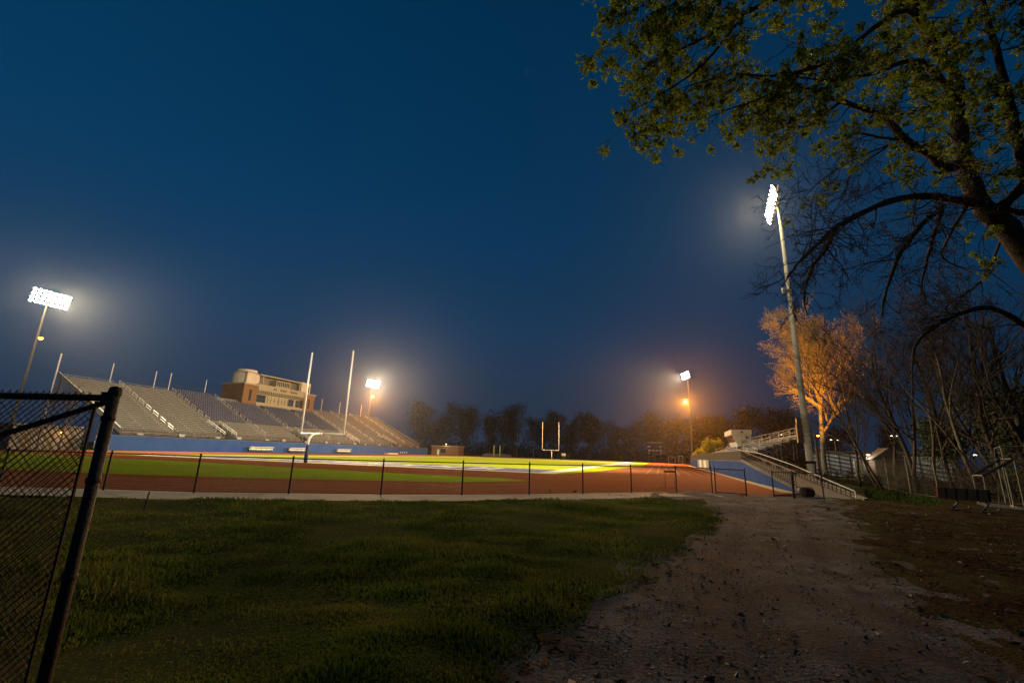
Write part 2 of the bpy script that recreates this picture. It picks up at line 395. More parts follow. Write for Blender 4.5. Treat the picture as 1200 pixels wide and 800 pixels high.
def blades_verge():
    n = 9000; x = rng.uniform(*np.percentile(verge[:, 0], [0, 100]), n); y = rng.uniform(*np.percentile(verge[:, 1], [0, 100]), n)
    ok = inside(verge, x, y); x, y = x[ok], y[ok]; m = len(x); h = rng.uniform(.05, .2, m); th = rng.uniform(0, 6.28, m)
    wx, wy = np.cos(th) * .02, np.sin(th) * .02; z = np.zeros(m)
    v = np.stack([np.stack([x - wx, y - wy, z], -1), np.stack([x + wx, y + wy, z], -1), np.stack([x + wy * 3, y - wx * 3, z + h], -1)], 1)
    mb = MB(); mb.add(v.reshape(-1, 3), np.arange(m * 3).reshape(-1, 3)); return mb.build('verge_grass', K['verge'])
tag(blades_verge(), kind='stuff')
def scatter(n, name, material, size, mask, flat=.25, rmax=24, a0=-.1, a1=.98):
    u = rng.random(n); r = 2.0 * (rmax / 2.0) ** u; a = rng.uniform(a0, a1, n)
    x = r * np.sin(a); y = r * np.cos(a); ok = mask(x, y); x, y, r = x[ok], y[ok], r[ok]; m = len(x)
    s = size * rng.uniform(.4, 1.3, m) * (1 + r * .03); q = rng.normal(size=(m, 3, 3)) * s[:, None, None]; q[:, :, 2] *= flat
    bxx = 3.5 + .60 * np.maximum(0, y - 3); c = np.stack([x, y, .03 + .01 * nz(x, y, 1.6, 3) + s * .1 + .03 * np.clip((x - bxx) * .7, 0, 1) * (x > 0)], -1)
    v = np.concatenate([c[:, None] + q, c[:, None] - q[:, :1] + [[[0, 0, .004]]]], 1)
    b = np.arange(m)[:, None] * 4
    mb = MB(); mb.add(v.reshape(-1, 3), [b + np.array([[0, 1, 2]]), b + np.array([[0, 3, 1]]), b + np.array([[1, 3, 2]])])
    return mb.build(name, material)
def path_mask(x, y):
    f_l = x * NX[0] + y * NX[1] - G0 @ NX; f_s = x * AX[0] + y * AX[1] - G0 @ AX
    return (~inside(LAWN, x, y)) & (f_s < -16.3) & (f_l > 30)
edge_r = lambda x, y: np.clip(.35 + (x - (3.3 + .62 * np.maximum(0, y - 3)) + .6 * nz(x, y, 1.1, 20)) * .55, .035, 1)
tag(scatter(110000, 'fallen_leaves', K['litter'], .016, lambda x, y: path_mask(x, y) & (rng.random(len(x)) < edge_r(x, y) * np.clip(.55 + .5 * nz(x, y, 1.3, 26), .08, 1))), kind='stuff')
tag(scatter(5000, 'lawn_leaves', K['litter'], .022, lambda x, y: inside(LAWN, x, y) & (rng.random(len(x)) < .4 + .5 * nz(x, y, 1.2, 18)), a0=-.95, a1=.5), kind='stuff')
tag(scatter(900, 'path_stones', K['pebble'], .022, lambda x, y: path_mask(x, y), flat=.7), kind='stuff')
tag(scatter(14000, 'loose_gravel', K['pebble'], .008, lambda x, y: path_mask(x, y) & (rng.random(len(x)) < 1.1 - edge_r(x, y)), flat=.7), kind='stuff')
tag(scatter(3500, 'dry_twigs', K['litter'], .03, lambda x, y: inside(LAWN, x, y) & (edge_dist(x, y) < .6), flat=.3), kind='stuff')
HAZE = .00010
# ------------------------------------------------------------------ near track fence and gates
def wire_diag(mb, p0, p1, z0, z1, cell, r, nrm_off=.002):
    """diamond mesh of straight wires in the vertical rectangle p0-p1 (2-d points), z0..z1"""
    p0 = np.asarray(p0, float); p1 = np.asarray(p1, float); Ln = np.linalg.norm(p1 - p0); t = (p1 - p0) / Ln; nn = np.array([t[1], -t[0]])
    H = z1 - z0; d = cell * 1.414; segs = []
    for sgn in (1, -1):
        for k in range(int(-H / d) - 1, int((Ln + H) / d) + 2):
            u0 = k * d; a = (u0, 0.0); b = (u0 + sgn * H, H) if sgn > 0 else (u0 - H, H)
            ua, ub = a[0], b[0]; va, vb = 0.0, H
            if ub == ua: continue
            def cut(u): return va + (u - ua) / (ub - ua) * (vb - va)
            lo, hi = sorted((ua, ub)); l2, h2 = max(lo, 0), min(hi, Ln)
            if h2 - l2 < .01: continue
            segs.append((l2, cut(l2), h2, cut(h2), sgn))
    s = np.array(segs); n = len(s); V = []
    for e in (0, 2):
        base = np.zeros((n, 3)); base[:, :2] = p0 + t * s[:, e:e + 1] + nn * (s[:, 4:5] * nrm_off); base[:, 2] = z0 + s[:, e + 1]
        for k in range(3):
            th = 2 * pi * k / 3 + .5; off = np.array([nn[0] * r * cos(th), nn[1] * r * cos(th), 0]); q = base + off
            perp = np.stack([-t[0] * s[:, 4], -t[1] * s[:, 4], np.ones(n)], -1) / 1.414
            V.append(q + perp * r * sin(th))
    v = np.stack(V, 1).reshape(-1, 3); b = np.arange(n)[:, None] * 6
    mb.add(v, np.concatenate([b + np.array([[k, (k + 1) % 3, 3 + (k + 1) % 3, 3 + k]]) for k in range(3)]))
def fence(name, label, cat, pts, h, m, cell=.05, wr=.0022, post_r=.03, rail_r=.022, low=.05, mesh=True, group=None, cap=True, rail=True, low_rail=False):
    o = np.array([*pts[0], 0.]); t = thing(name, label, cat, tuple(o), 0, group)
    P = [np.asarray(p, float)[:2] - o[:2] for p in pts]
    for p in P:
        mb = MB(); mb.cyl((*p, -.1), (*p, h + .02), post_r, 8)
        if cap: mb.lathe([(post_r + .006, 0), (post_r + .006, .025), (.012, .05), (0.001, .052)], (p[0], p[1], h + .015), 8)
        mb.build('post', m, t)
    mb = MB()
    if rail:
        for a, b in zip(P[:-1], P[1:]): mb.cyl((*a, h - .03), (*b, h - .03), rail_r, 6)
        mb.build('top_rail', m, t)
    if low_rail:
        mb = MB()
        for a, b in zip(P[:-1], P[1:]): mb.cyl((*a, low + .02), (*b, low + .02), rail_r, 6)
        mb.build('bottom_rail', m, t)
    if mesh:
        mb = MB()
        for a, b in zip(P[:-1], P[1:]): wire_diag(mb, a, b, low, h - .04, cell, wr)
        if not low_rail:
            for a, b in zip(P[:-1], P[1:]): mb.cyl((*a, low), (*b, low), .006, 4)
        mb.build('chain_link', m, t)
    return t
fence('track_fence', 'low black chain link fence curving along the near bend of the running track', 'fence', FENCE, 1.22, K['black'], cell=.055, wr=.0024)
g0, g1 = gnd(836, 578)[:2], gnd(875, 580.5)[:2]
fence('fence_gate', 'low black chain link gate beside the double post at the end of the track fence', 'gate', [g0 + [.12, -.02], g1], 1.2, K['black'], low_rail=True)
fence('fence_gate', 'low black gate panel standing in front of the foot of the blue ramp', 'gate', [gnd(907, 582)[:2], gnd(930, 583)[:2]], 1.15, K['black'], low_rail=True)
fence('fence_gate', 'black gate panel nearest the gravel, in front of the dark drum', 'gate', [gnd(931.5, 583.6)[:2], gnd(966, 585.5)[:2]], 1.17, K['black'], low_rail=True)
p = gnd(951, 584); t = thing('drum', 'small dark round drum lying behind the black gate panel at the ramp foot', 'drum', (p[0] + .15, p[1] + .5, .25), .3)
mb = MB(); Mx = np.array([[0, 0, 1], [0, 1, 0], [-1, 0, 0]])
mb.lathe([(.001, -.26), (.2, -.26), (.235, -.22), (.22, -.1), (.24, -.08), (.24, .08), (.22, .1), (.235, .22), (.2, .26), (.001, .26)], (0, 0, 0), 18, Mx); mb.build('shell', K['blackpad'], t, True)
mb = MB(); mb.lathe([(.001, .265), (.08, .265), (.08, .29), (.001, .29)], (0, 0, 0), 10, Mx); mb.build('lid', K['dark'], t)
# stake left of the lawn, hurdle behind the fence
p = gnd(168, 598); t = MB(); t.tube([(0, 0, -.1), (.03, .0, .2), (.05, 0, .42)], [.02, .018, .015], 6)
o = t.build('stake', K['rust']); o.location = (p[0], p[1], .02); tag(o, 'short leaning iron stake in the grass right of the chain link gate', 'stake')
p0, p1 = gnd(780, 574)[:2], gnd(791.5, 574)[:2]; p0 = p0 + AX * .9; p1 = p1 + AX * .9; a = math.atan2(*(p1 - p0)[::-1]); wd = np.linalg.norm(p1 - p0)
t = thing('hurdle', 'dark track hurdle standing just behind the low fence near the gate', 'hurdle', (*p0, 0), a)
for x in (0, wd):
    mb = MB(); mb.tube([(x, .55, .03), (x, .02, .03), (x, 0, .06), (x, 0, .88)], .018, 6); mb.build('leg', K['black'], t)
mb = MB(); mb.box(-.05, wd + .05, -.02, .01, .86, .95); mb.build('top_bar', K['black'], t)

# ------------------------------------------------------------------ foreground chain link gate (left edge)
D0 = 2.42
pt = at(137, 457, D0); pb = np.array([pt[0] - .012, pt[1], 0]); Htop = pt[2]
t = thing('chain_link_gate', 'dark rusty chain link gate with a thick end post, close at the left edge', 'gate', (pb[0], pb[1], 0))
lx = -2.3
mb = MB(); mb.cyl((0, 0, -.1), (.006, 0, Htop), .027, 14); mb.lathe([(.031, 0), (.031, .03), (.025, .045), (.001, .052)], (.006, 0, Htop - .03), 14)
for z in (.45, .95, 1.4, Htop - .15): mb.lathe([(.029, -.014), (.032, -.01), (.032, .01), (.029, .014)], (.003, 0, z), 14)
mb.build('end_post', K['rust'], t, True)
zr = at(60, 464, D0)[2]
mb = MB(); mb.tube([(lx, .0, zr - .01), (-1.1, 0, zr - .012), (-.02, 0, zr)], .018, 10); mb.lathe([(.028, -.03), (.028, .03)], (-.03, 0, zr), 10); mb.build('top_rail', K['rust'], t, True)
za = at(0, 508, D0); zb = at(126, 469, D0)
sl = (zb[2] - za[2]) / (zb[0] - za[0]); xe = zb[0] - pb[0]
mb = MB(); mb.tube([(lx, .022, zb[2] - pb[2] + sl * (lx - xe)), (-.045, .022, zb[2] + sl * (-.045 - xe))], .015, 10); mb.build('brace', K['rust'], t, True)
mb = MB(); mb.cyl((lx, 0, .12), (0, 0, .12), .02, 10); mb.build('bottom_rail', K['rust'], t, True)
mb = MB(); mb.box(-.085, -.073, -.006, .002, .12, zr - .02); mb.build('tension_bar', K['rust'], t)
mb = MB(); wire_diag(mb, (lx, -.01), (-.08, -.01), .10, zr + .025, .027, .0025, .003); wire_diag(mb, (lx, .03), (-.1, .03), .10, zr - .15, .031, .0018, .003)
mb.v[0] = mb.v[0] + np.stack([.006 * np.sin(mb.v[0][:, 2] * 9 + mb.v[0][:, 0] * 5), .012 * np.sin(mb.v[0][:, 0] * 7 + mb.v[0][:, 2] * 3), .004 * np.sin(mb.v[0][:, 0] * 31)], -1)
mb.build('chain_link', K['rustwire'], t)

# ------------------------------------------------------------------ goals
def make_goal(label, s, d, padded=True):
    t = fthing('goalpost', label, 'goalpost', 0, s)
    mb = MB(); mb.tube([(0, -1.9 * d, -.1), (0, -1.9 * d, 1.9), (0, -1.8 * d, 2.45), (0, -1.45 * d, 2.85), (0, -.9 * d, 3.02), (0, 0, 3.05)], .12, 10); mb.build('gooseneck', K['gloss'], t, True)
    mb = MB(); mb.cyl((-2.82, 0, 3.05), (2.82, 0, 3.05), .09, 10); mb.build('crossbar', K['gloss'], t, True)
    for x in (-2.82, 2.82):
        mb = MB(); mb.cyl((x, 0, 3.0), (x, 0, 12.19), .085, 8); mb.lathe([(.086, 0), (.03, .05), (.001, .06)], (x, 0, 12.18), 8); mb.build('upright', K['gloss'], t, True)
    if padded:
        mb = MB(); mb.tube([(0, -1.9 * d, 0.01), (0, -1.9 * d, 1.85)], .19, 12); mb.build('post_pad', K['navy'], t, True)
    return t
make_goal('near white goalpost with a dark padded curved base, in front of the grandstand', 0, 1)
make_goal('far white goalpost standing small before the dark trees at the other end', 109.7, -1, False)

# ------------------------------------------------------------------ floodlights
def R_y(a): return np.array([[cos(a), 0, sin(a)], [0, 1, 0], [-sin(a), 0, cos(a)]])
def make_flood(label, L, s, H, rz, sod=None, box=False, rows=4, cols=8, armlen=5.4, tilt=32):
    t = fthing('floodlight_pole', label, 'floodlight', L, s, 0, rz, 'floodlight poles round the field')
    mb = MB(); mb.tube([(0, 0, -.2), (0, 0, .1), (0, 0, .101), (0, 0, 9), (0, 0, 9.01), (0, 0, 19), (0, 0, 19.01), (0, 0, H)], [.45, .45, .30, .26, .24, .195, .18, .13], 16)
    mb.build('pole', K['galv'], t, True)
    R = R_y(radians(90 + tilt))
    for r in range(rows):
        z = H - .15 - .72 * r; x = .16 + .14 * (rows - 1 - r)
        mb = MB(); mb.box(x - .06, x + .06, -armlen / 2, armlen / 2, z - .06, z + .06); mb.box(0.0, x, -.07, .07, z - .05, z + .05); mb.build('crossarm', K['galv'], t)
        for c in range(cols):
            y = (c + .5 - cols / 2) * armlen / cols
            o = np.array([x + .30, y, z + .03]); mb = MB()
            mb.lathe([(.001, -.26), (.09, -.25), (.12, -.12), (.24, .02), (.29, .14), (.30, .15)], o, 12, R)
            mb.tube([(x, y, z + .05), (x + .12, y, z + .18), (x + .24, y, z + .14)], .02, 5)
            f = mb.build('floodlight', K['galv'], t, True)
            mb = MB(); v = np.array([(.285 * cos(k * pi / 6), .285 * sin(k * pi / 6), .13) for k in range(12)]) @ R.T + o
            mb.add(v, np.array([list(range(12))])); mb.build('lens', K['flood'], f)
    if sod:
        mb = MB(); mb.tube([(0, 0, sod), (.5, 0, sod + .25), (1.0, 0, sod + .3)], .05, 6); mb.box(.8, 1.5, -.2, .2, sod + .22, sod + .42)
        f = mb.build('lamp_arm', K['galv'], t); mb = MB(); mb.lathe([(.001, -.5), (.2, -.42), (.34, -.22), (.34, -.05), (.2, 0)], (1.15, 0, sod + .21), 12); mb.build('sodium_bulb', K['sodium'], f, True)
    if box:
        mb = MB(); mb.box(.30, .75, -.35, .35, 3.3, 4.9); mb.box(.34, .7, -.3, .3, 4.91, 5.5); mb.build('control_box', K['galv'], t)
        mb = MB(); mb.box(.2, .55, -.22, .22, 17.6, 18.05); mb.build('loudspeaker', K['white'], t)
    return t
FL = [('near left floodlight pole rising behind the end of the grandstand', -77.2, 9.9, 29.2, .02, 20.0, False, 4, 6.2),
      ('far left floodlight pole with an orange lamp behind the grandstand', -77.2, 116.5, 28.9, -.35, 22.4, False, 4, 6.2),
      ('tall near right floodlight pole beside the orange-lit tree', 47.6, 6.0, 27.6, pi - .10, None, True, 2, 6.6),
      ('far right floodlight pole with a big orange lamp halfway up', 44.4, 113.0, 28.6, pi + .30, 19.4, False, 3, 6.2)]
def light(name, kind, loc, col, power, **kw):
    l = bpy.data.lights.new(name, kind); l.color = col; l.energy = power
    for k, v in kw.items(): setattr(l, k, v)
    o = bpy.data.objects.new(name, l); COL.objects.link(o); o.location = loc; return o
def aim(o, tgt):
    d = Vector(tgt) - o.location; o.rotation_euler = d.to_track_quat('-Z', 'Y').to_euler()
FWARM = (1.0, .85, .56)
PW = dict(beam=520000, spill=26000)
for lab, L, s, H, rz, sod, bx, nrow, alen in FL:
    make_flood(lab, L, s, H, rz, sod, bx, nrow, 8, alen)
    sg = 1 if L < 0 else -1
    near = s < 50
    hl = W(L + sg * 1.3, s, H - 1.1)
    pw = PW['beam'] * ((1.05 if near else .62) if L < 0 else (.78 if near else 1.0))
    o = light('flood_beam', 'SPOT', hl, FWARM, pw, spot_size=radians(84), spot_blend=.85, shadow_soft_size=.8); aim(o, W(0, 33 if near else 70, 0))
    o = light('flood_spill', 'SPOT', hl, FWARM, PW['spill'] * (2.6 if L < 0 else 2.2 if not near else 2.0), spot_size=radians(150), spot_blend=.6, shadow_soft_size=.8); aim(o, W(L + sg * 40, s - 4, H - 22 if near and L > 0 else H - 8))
    light('flood_glow', 'POINT', hl, (1, .80, .45), 5000 if near and L > 0 else 4500 if near else 2500, shadow_soft_size=.5)
    if sod:
        o = light('sodium_light', 'SPOT', W(L + sg * 1.15, s, sod - .35), (1, .34, .045), 400000 if L > 0 else (220000 if not near else 2500), spot_size=radians(165), spot_blend=.3, shadow_soft_size=.3); aim(o, W(L + sg * 25, s - 40, sod + 1))

# ------------------------------------------------------------------ grandstand
SL0, S0 = -54.0, 68.0
st = fthing('grandstand', 'long grandstand of grey benches and blue chairs along the far left sideline', 'grandstand', SL0, S0)
NR, RD, RZ = 26, .8, .41
def rowx(k): return -.9 - RD * k
def rowz(k): return 3.2 + RZ * k
aisles = [23.7, 34.9, 46, 57.6, 69, 80, 90, 100.5, 110]; ends = [13.8, 118.5]
bnd = [ends[0]] + aisles + [ends[1]]
tun = [(34.3, 36.9), (57.2, 59.8), (78.6, 81.2), (99.6, 102.2)]
def segs(k):                                     # deck intervals for row k, without the stair openings
    if k > 6: return [(ends[0], ends[1])]
    r = []; a = ends[0]
    for t0, t1 in tun: r.append((a, t0)); a = t1
    r.append((a, ends[1])); return r
mb = MB()
for k in range(NR):
    x1 = rowx(k) + RD / 2 ; x0 = x1 - RD; z = rowz(k)
    for a, b in segs(k):
        mb.box(x0, x1 - .003, a - S0, b - S0, z - .10, z); mb.box(x1 - .045, x1 - .004, a - S0, b - S0, z - RZ + .003, z - .103)
mb.build('seating_deck', K['deck'], st)
for t0, t1 in tun:
    mb = MB(); x0, x1 = rowx(6) - .5, -.45
    mb.box(x0, x1, t0 - S0, t1 - S0, 2.35, 2.45)
    for y in (t0 - .08, t1): mb.hexa([(x1, y - S0, 2.45), (x0, y - S0, 2.45), (x0, y + .08 - S0, 2.45), (x1, y + .08 - S0, 2.45)], [(x1, y - S0, 3.2), (x0, y - S0, 5.9), (x0, y + .08 - S0, 5.9), (x1, y + .08 - S0, 3.2)])
    v = mb.build('stair_opening', K['dark'], st)
    for y in (t0 - .1, t1 + .1):
        mb = MB(); mb.tube([(x1, y - S0, 4.1), (x0, y - S0, 6.8)], .045, 6); mb.tube([(x1, y - S0, 3.7), (x0, y - S0, 6.4)], .03, 6)
        for q in range(5):
            f_ = q / 4; mb.cyl((x1 + (x0 - x1) * f_, y - S0, 3.1 + 2.7 * f_), (x1 + (x0 - x1) * f_, y - S0, 4.1 + 2.7 * f_), .03, 5)
        mb.build('stair_rail', K['white'], v)
# benches: the hundred nearest as parts, the rest as one
bl = []
for q in range(len(bnd) - 1):
    blue = 2 <= q <= 5
    for k in range(NR):
        if blue and k > 7: continue
        iv = [(bnd[q] + .6, bnd[q + 1] - .6)]
        if k <= 6:
            for t0, t1 in tun: iv = [x for a, b in iv for x in ([(a, b)] if t1 < a or t0 > b else [z for z in ((a, t0 - .2), (t1 + .2, b)) if z[1] - z[0] > .5])]
        for a, b in iv: bl.append((a, b, k))
bl.sort(key=lambda b: (b[0] + 41) ** 2 + (54 + b[2] * .8 + 35) ** 2)
def bench_mb(mb, a, b, k):
    x, z = rowx(k) - .12, rowz(k); mb.box(x - .15, x + .15, a - S0, b - S0, z + .40, z + .445)
    n = max(2, int((b - a) / 2.4))
    for i in range(n): y = a + .5 + (b - a - 1) * i / (n - 1) - S0; mb.box(x - .05, x + .05, y - .03, y + .03, z + .002, z + .397)
for a, b, k in bl[:96]: mb = MB(); bench_mb(mb, a, b, k); mb.build('bench', K['alu'], st)
mb = MB()
for a, b, k in bl[96:]: bench_mb(mb, a, b, k)
tag(mb.build('benches', K['alu'], st), kind='stuff')
ch = []
for q in range(2, 6):
    for k in range(8, NR):
        if k >= 22 and bnd[q + 1] > 53 and bnd[q] < 80: continue
        a, b = bnd[q] + .75, bnd[q + 1] - .75; n = int((b - a) / .56)
        for i in range(n): ch.append((a + .28 + i * (b - a) / n, k))
ch.sort(key=lambda b: (b[0] + 41) ** 2 + (54 + b[1] * .8 + 35) ** 2)
def chair_mb(mb, y, k):
    x, z = rowx(k) - .1, rowz(k); y -= S0; mb.mi = 0
    mb.box(x - .2, x + .2, y - .22, y + .22, z + .38, z + .43); mb.hexa([(x - .2, y - .22, z + .43), (x - .2, y + .22, z + .43), (x - .25, y + .22, z + .43), (x - .25, y - .22, z + .43)], [(x - .27, y - .22, z + .82), (x - .27, y + .22, z + .82), (x - .32, y + .22, z + .82), (x - .32, y - .22, z + .82)])
    mb.mi = 1; mb.box(x - .04, x + .2, y + .23, y + .30, z + .48, z + .62); mb.box(x - .05, x + .05, y + .24, y + .28, z + .001, z + .498); mb.mi = 0
for y, k in ch[:96]: mb = MB(); chair_mb(mb, y, k); mb.build('chair', [K['seatblue'], K['alu']], st)
mb = MB()
for y, k in ch[96:]: chair_mb(mb, y, k)
tag(mb.build('chairs', [K['seatblue'], K['alu']], st), kind='stuff')
for s in aisles:                                   # looped handrails up each aisle
    near_t = any(t0 - .5 < s < t1 + .5 for t0, t1 in tun)
    for q in range(8):
        k0 = 1 + q * 3.05
        if near_t and k0 < 6.5: continue
        if 53 < s < 80 and k0 > 18.5: continue
        xa, za, xb, zb = rowx(k0), rowz(k0), rowx(k0 + 1.9), rowz(k0 + 1.9); y = s - S0
        mb = MB(); mb.tube([(xa, y, za - .02), (xa, y, za + .98), (xb, y, zb + .98), (xb, y, zb - .02)], .048, 6); mb.tube([(xa, y, za + .5), (xb, y, zb + .5)], .03, 6)
        mb.build('handrail', K['white'], st)
for y, lab in ((ends[0], 0), (ends[1], 1)):
    yy = y - S0 + (-.1 if lab == 0 else .1); mb = MB()
    mb.hexa([(-.4, yy - .05, 2.9), (-21.4, yy - .05, 13.3), (-21.4, yy + .05, 13.3), (-.4, yy + .05, 2.9)], [(-.4, yy - .05, 3.7), (-21.4, yy - .05, 14.1), (-21.4, yy + .05, 14.1), (-.4, yy + .05, 3.7)])
    e = mb.build('end_panel', K['dark'], st)
    mb = MB(); mb.hexa([(-.4, yy - .1, 3.85), (-21.4, yy - .1, 14.25), (-21.4, yy + .1, 14.25), (-.4, yy + .1, 3.85)], [(-.4, yy - .1, 3.95), (-21.4, yy - .1, 14.35), (-21.4, yy + .1, 14.35), (-.4, yy + .1, 3.95)])
    mb.build('end_rail', K['alu'], e)
for i in range(11):                                # steel frames under the deck
    y = ends[0] + .2 + (ends[1] - ends[0] - .4) * i / 10 - S0; mb = MB()
    mb.tube([(-.6, y, 2.6), (-21.2, y, 13.2)], .16, 4)
    for x in (-4, -9.5, -15, -20.8):
        z = 2.6 + (13.2 - 2.6) * (x + .6) / (-20.6); mb.cyl((x, y, -.1), (x, y, z), .13, 6)
        mb.tube([(x, y, z * .55), (x + 3.4, y, 2.6 + 10.6 * (x + 4.0) / -20.6 if x < -4 else 2.7)], .07, 4)
    mb.build('support_frame', K['dark'], st)
mb = MB()
for z in (14.3, 14.75, 15.1): mb.cyl((-21.6, ends[0] - S0, z), (-21.6, ends[1] - S0, z), .025, 4)
for i in range(36): y = ends[0] - S0 + (ends[1] - ends[0]) * i / 35; mb.cyl((-21.6, y, 13.2), (-21.6, y, 15.1), .03, 4)
mb.build('rear_railing', K['dark'], st)
mb = MB(); mb.box(-1.2, -.25, ends[0] - S0, ends[1] - S0, 2.52, 2.62); mb.build('front_walkway', K['deck'], st)
mb = MB()
for z in (3.0, 3.35, 3.65): mb.cyl((-.22, ends[0] - S0, z), (-.22, ends[1] - S0, z), .03, 4)
for i in range(58): y = ends[0] - S0 + (ends[1] - ends[0]) * i / 57; mb.cyl((-.22, y, 2.5), (-.22, y, 3.68), .032, 4)
mb.build('front_railing', K['dark'], st)
for i in range(16):
    y = 17 + i * 6.7 + (i * 37 % 5) * .5 - S0; mb = MB(); mb.box(-.32, -.14, y - .5, y + .5, 2.75, 3.05 + .2 * (i % 2)); mb.build('railing_panel', K['alu'], st)
t = fthing('perimeter_wall', 'long blue wall along the foot of the grandstand', 'wall', -54, S0)
mb = MB(); mb.box(0, .3, 11.5 - S0, 124.5 - S0, -.1, 2.5); mb.build('wall', K['blue'], t)
mb = MB(); mb.box(-.03, .33, 11.5 - S0, 124.5 - S0, 2.503, 2.58); mb.build('coping', K['conc'], t)
fp = [(13.5, 17.7, 1), (22.7, 17.5, 0), (31.6, 17.4, 0), (35.0, 17.55, 0), (44.1, 17.4, 0), (87.1, 17.7, 0), (96.5, 17.6, 0), (109.1, 17.9, 0)]
fl_lab = ['thick orange-lit post at the left end of the grandstand top row', 'thin pale post above the first aisle of the grandstand', 'left of a close pair of thin pale posts on the grandstand rim', 'right of a close pair of thin pale posts on the grandstand rim', 'thin pale post just left of the brick press box', 'first thin post right of the press box', 'thin post between the near goal uprights and the floodlight', 'last thin post, just left of the orange-lamp floodlight pole']
for (s, zt, fat), lab in zip(fp, fl_lab):
    t = fthing('rim_post', lab, 'post', -75.75, s, 0, 0, 'posts along the grandstand rim'); mb = MB()
    mb.tube([(0, 0, 0), (0, 0, 13), (0, 0, zt)], [.10 + .03 * fat] * 2 + [.08 + .04 * fat], 8); mb.build('shaft', K['white'], t)
    mb = MB(); mb.lathe([(.13, 0), (.13, .06), (.05, .16), (.001, .18)], (0, 0, zt), 8); mb.build('cap', K['white'], t)

# press box
t = fthing('press_box', 'two-storey brick and cream press box on top of the grandstand', 'building', -73, 66)
pb_ = t
for y0, y1 in ((-13, -8.4), (9.4, 14.2)):
    mb = MB(); mb.box(-8, 0, y0, y1, 12.2, 17.9); w1 = mb.build('brick_wing', K['brick'], t)
    mb = MB(); mb.box(.002, .06, (y0 + y1) / 2 - .35, (y0 + y1) / 2 + .35, 13.6, 16.6); mb.build('window', K['glass'], w1)
    mb = MB(); mb.box(-8.3, .3, y0 - .3, y1 + .3, 17.903, 18.3); mb.build('cornice', K['cream'], w1)
    for y in (y0 + .2, y1 - .2):
        mb = MB(); mb.cyl((-7.5, y, -.1), (-7.5, y, 12.2), .3, 8); mb.build('column', K['conc'], w1)
mb = MB(); mb.box(-7.5, -.9, -8.39, 9.39, 13.0, 18.0); mb.build('glazed_wall', K['cream'], t)
mb = MB(); mb.box(-.8, .15, -8.39, 9.39, 12.3, 13.3); mb.build('base_band', K['cream'], t)
for a, b in ((-8.2, -4.6), (4.2, 6.2), (7.2, 9.2), (-3.8, .1), (.4, 3.9)):
    mb = MB(); mb.box(-.897, -.85, a, b, 13.6, 15.7)
    f = mb.build('window', K['glass'] if a in (-8.2, 4.2, 7.2) else K['cream'], t)
    mb = MB()
    n = 3
    for i in range(n + 1): y = a + (b - a) * i / n; mb.box(-.848, -.80, y - .04, y + .04, 13.55, 15.75)
    mb.box(-.848, -.81, a + .05, b - .05, 14.5, 14.58); mb.build('mullion', K['galv'], f)
mb = MB(); mb.box(-.85, -.05, -8.39, 9.39, 16.0, 16.25); mb.build('canopy', K['roof'], t)
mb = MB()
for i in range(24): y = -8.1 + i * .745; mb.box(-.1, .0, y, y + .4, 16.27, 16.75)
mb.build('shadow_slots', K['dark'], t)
mb = MB(); mb.box(-.9, -.11, -8.39, 9.39, 16.253, 16.85); mb.box(-1.2, .2, -8.39, 9.39, 16.853, 18.6); bal = mb.build('balcony', K['cream'], t)
mb = MB()
for a, n in ((-3.2, 3), (-.6, 6), (3.4, 7)):
    for i in range(n): mb.box(.203, .24, a + i * .42, a + i * .42 + .26, 17.45, 18.0)
mb.build('lettering', K['dark'], bal)
mb = MB(); mb.box(-7, -3.0, -7.5, 8.2, 18.3, 21.2); mb.build('upper_wall', K['roof'], t)
mb = MB(); mb.box(-7.3, -.6, -7.8, 8.5, 21.203, 21.55); mb.build('roof', K['cream'], t)
for y in (-6.4, 7.8): mb = MB(); mb.box(-1.0, -.7, y - .15, y + .15, 18.6, 21.2); mb.build('roof_post', K['cream'], t)
mb = MB(); mb.box(-2.99, -1.0, -1.3, 4.2, 18.62, 20.7); f = mb.build('announcer_booth', K['cream'], t)
for i in range(7): mb = MB(); mb.box(-.997, -.95, -.95 + i * .72, -.55 + i * .72, 19.1, 20.4); mb.build('window', K['glass'], f)
mb = MB(); mb.lathe([(3.5, 18.303), (3.5, 20.7), (3.3, 21.3), (2.8, 21.8), (2.6, 21.85), (2.6, 22.4), (.001, 22.5)], (-4.0, -9.4, 0), 20); mb.box(-4, -.7, -12.0, -8.9, 18.303, 21.3); f = mb.build('stair_tower', K['beige'], t)
mb = MB(); mb.box(-.697, -.64, -10, -9.3, 18.6, 20.9); mb.build('door', K['dark'], f)
mb = MB(); mb.box(-4, -.55, -12.15, -8.75, 21.303, 21.5); mb.build('coping', K['cream'], f)
mb = MB(); mb.box(-7, -.8, 8.6, 12.6, 18.303, 21.7); f = mb.build('stair_tower', K['beige'], t)
mb = MB(); mb.box(-.797, -.75, 11.4, 12.1, 18.6, 20.6); mb.build('door', K['dark'], f)

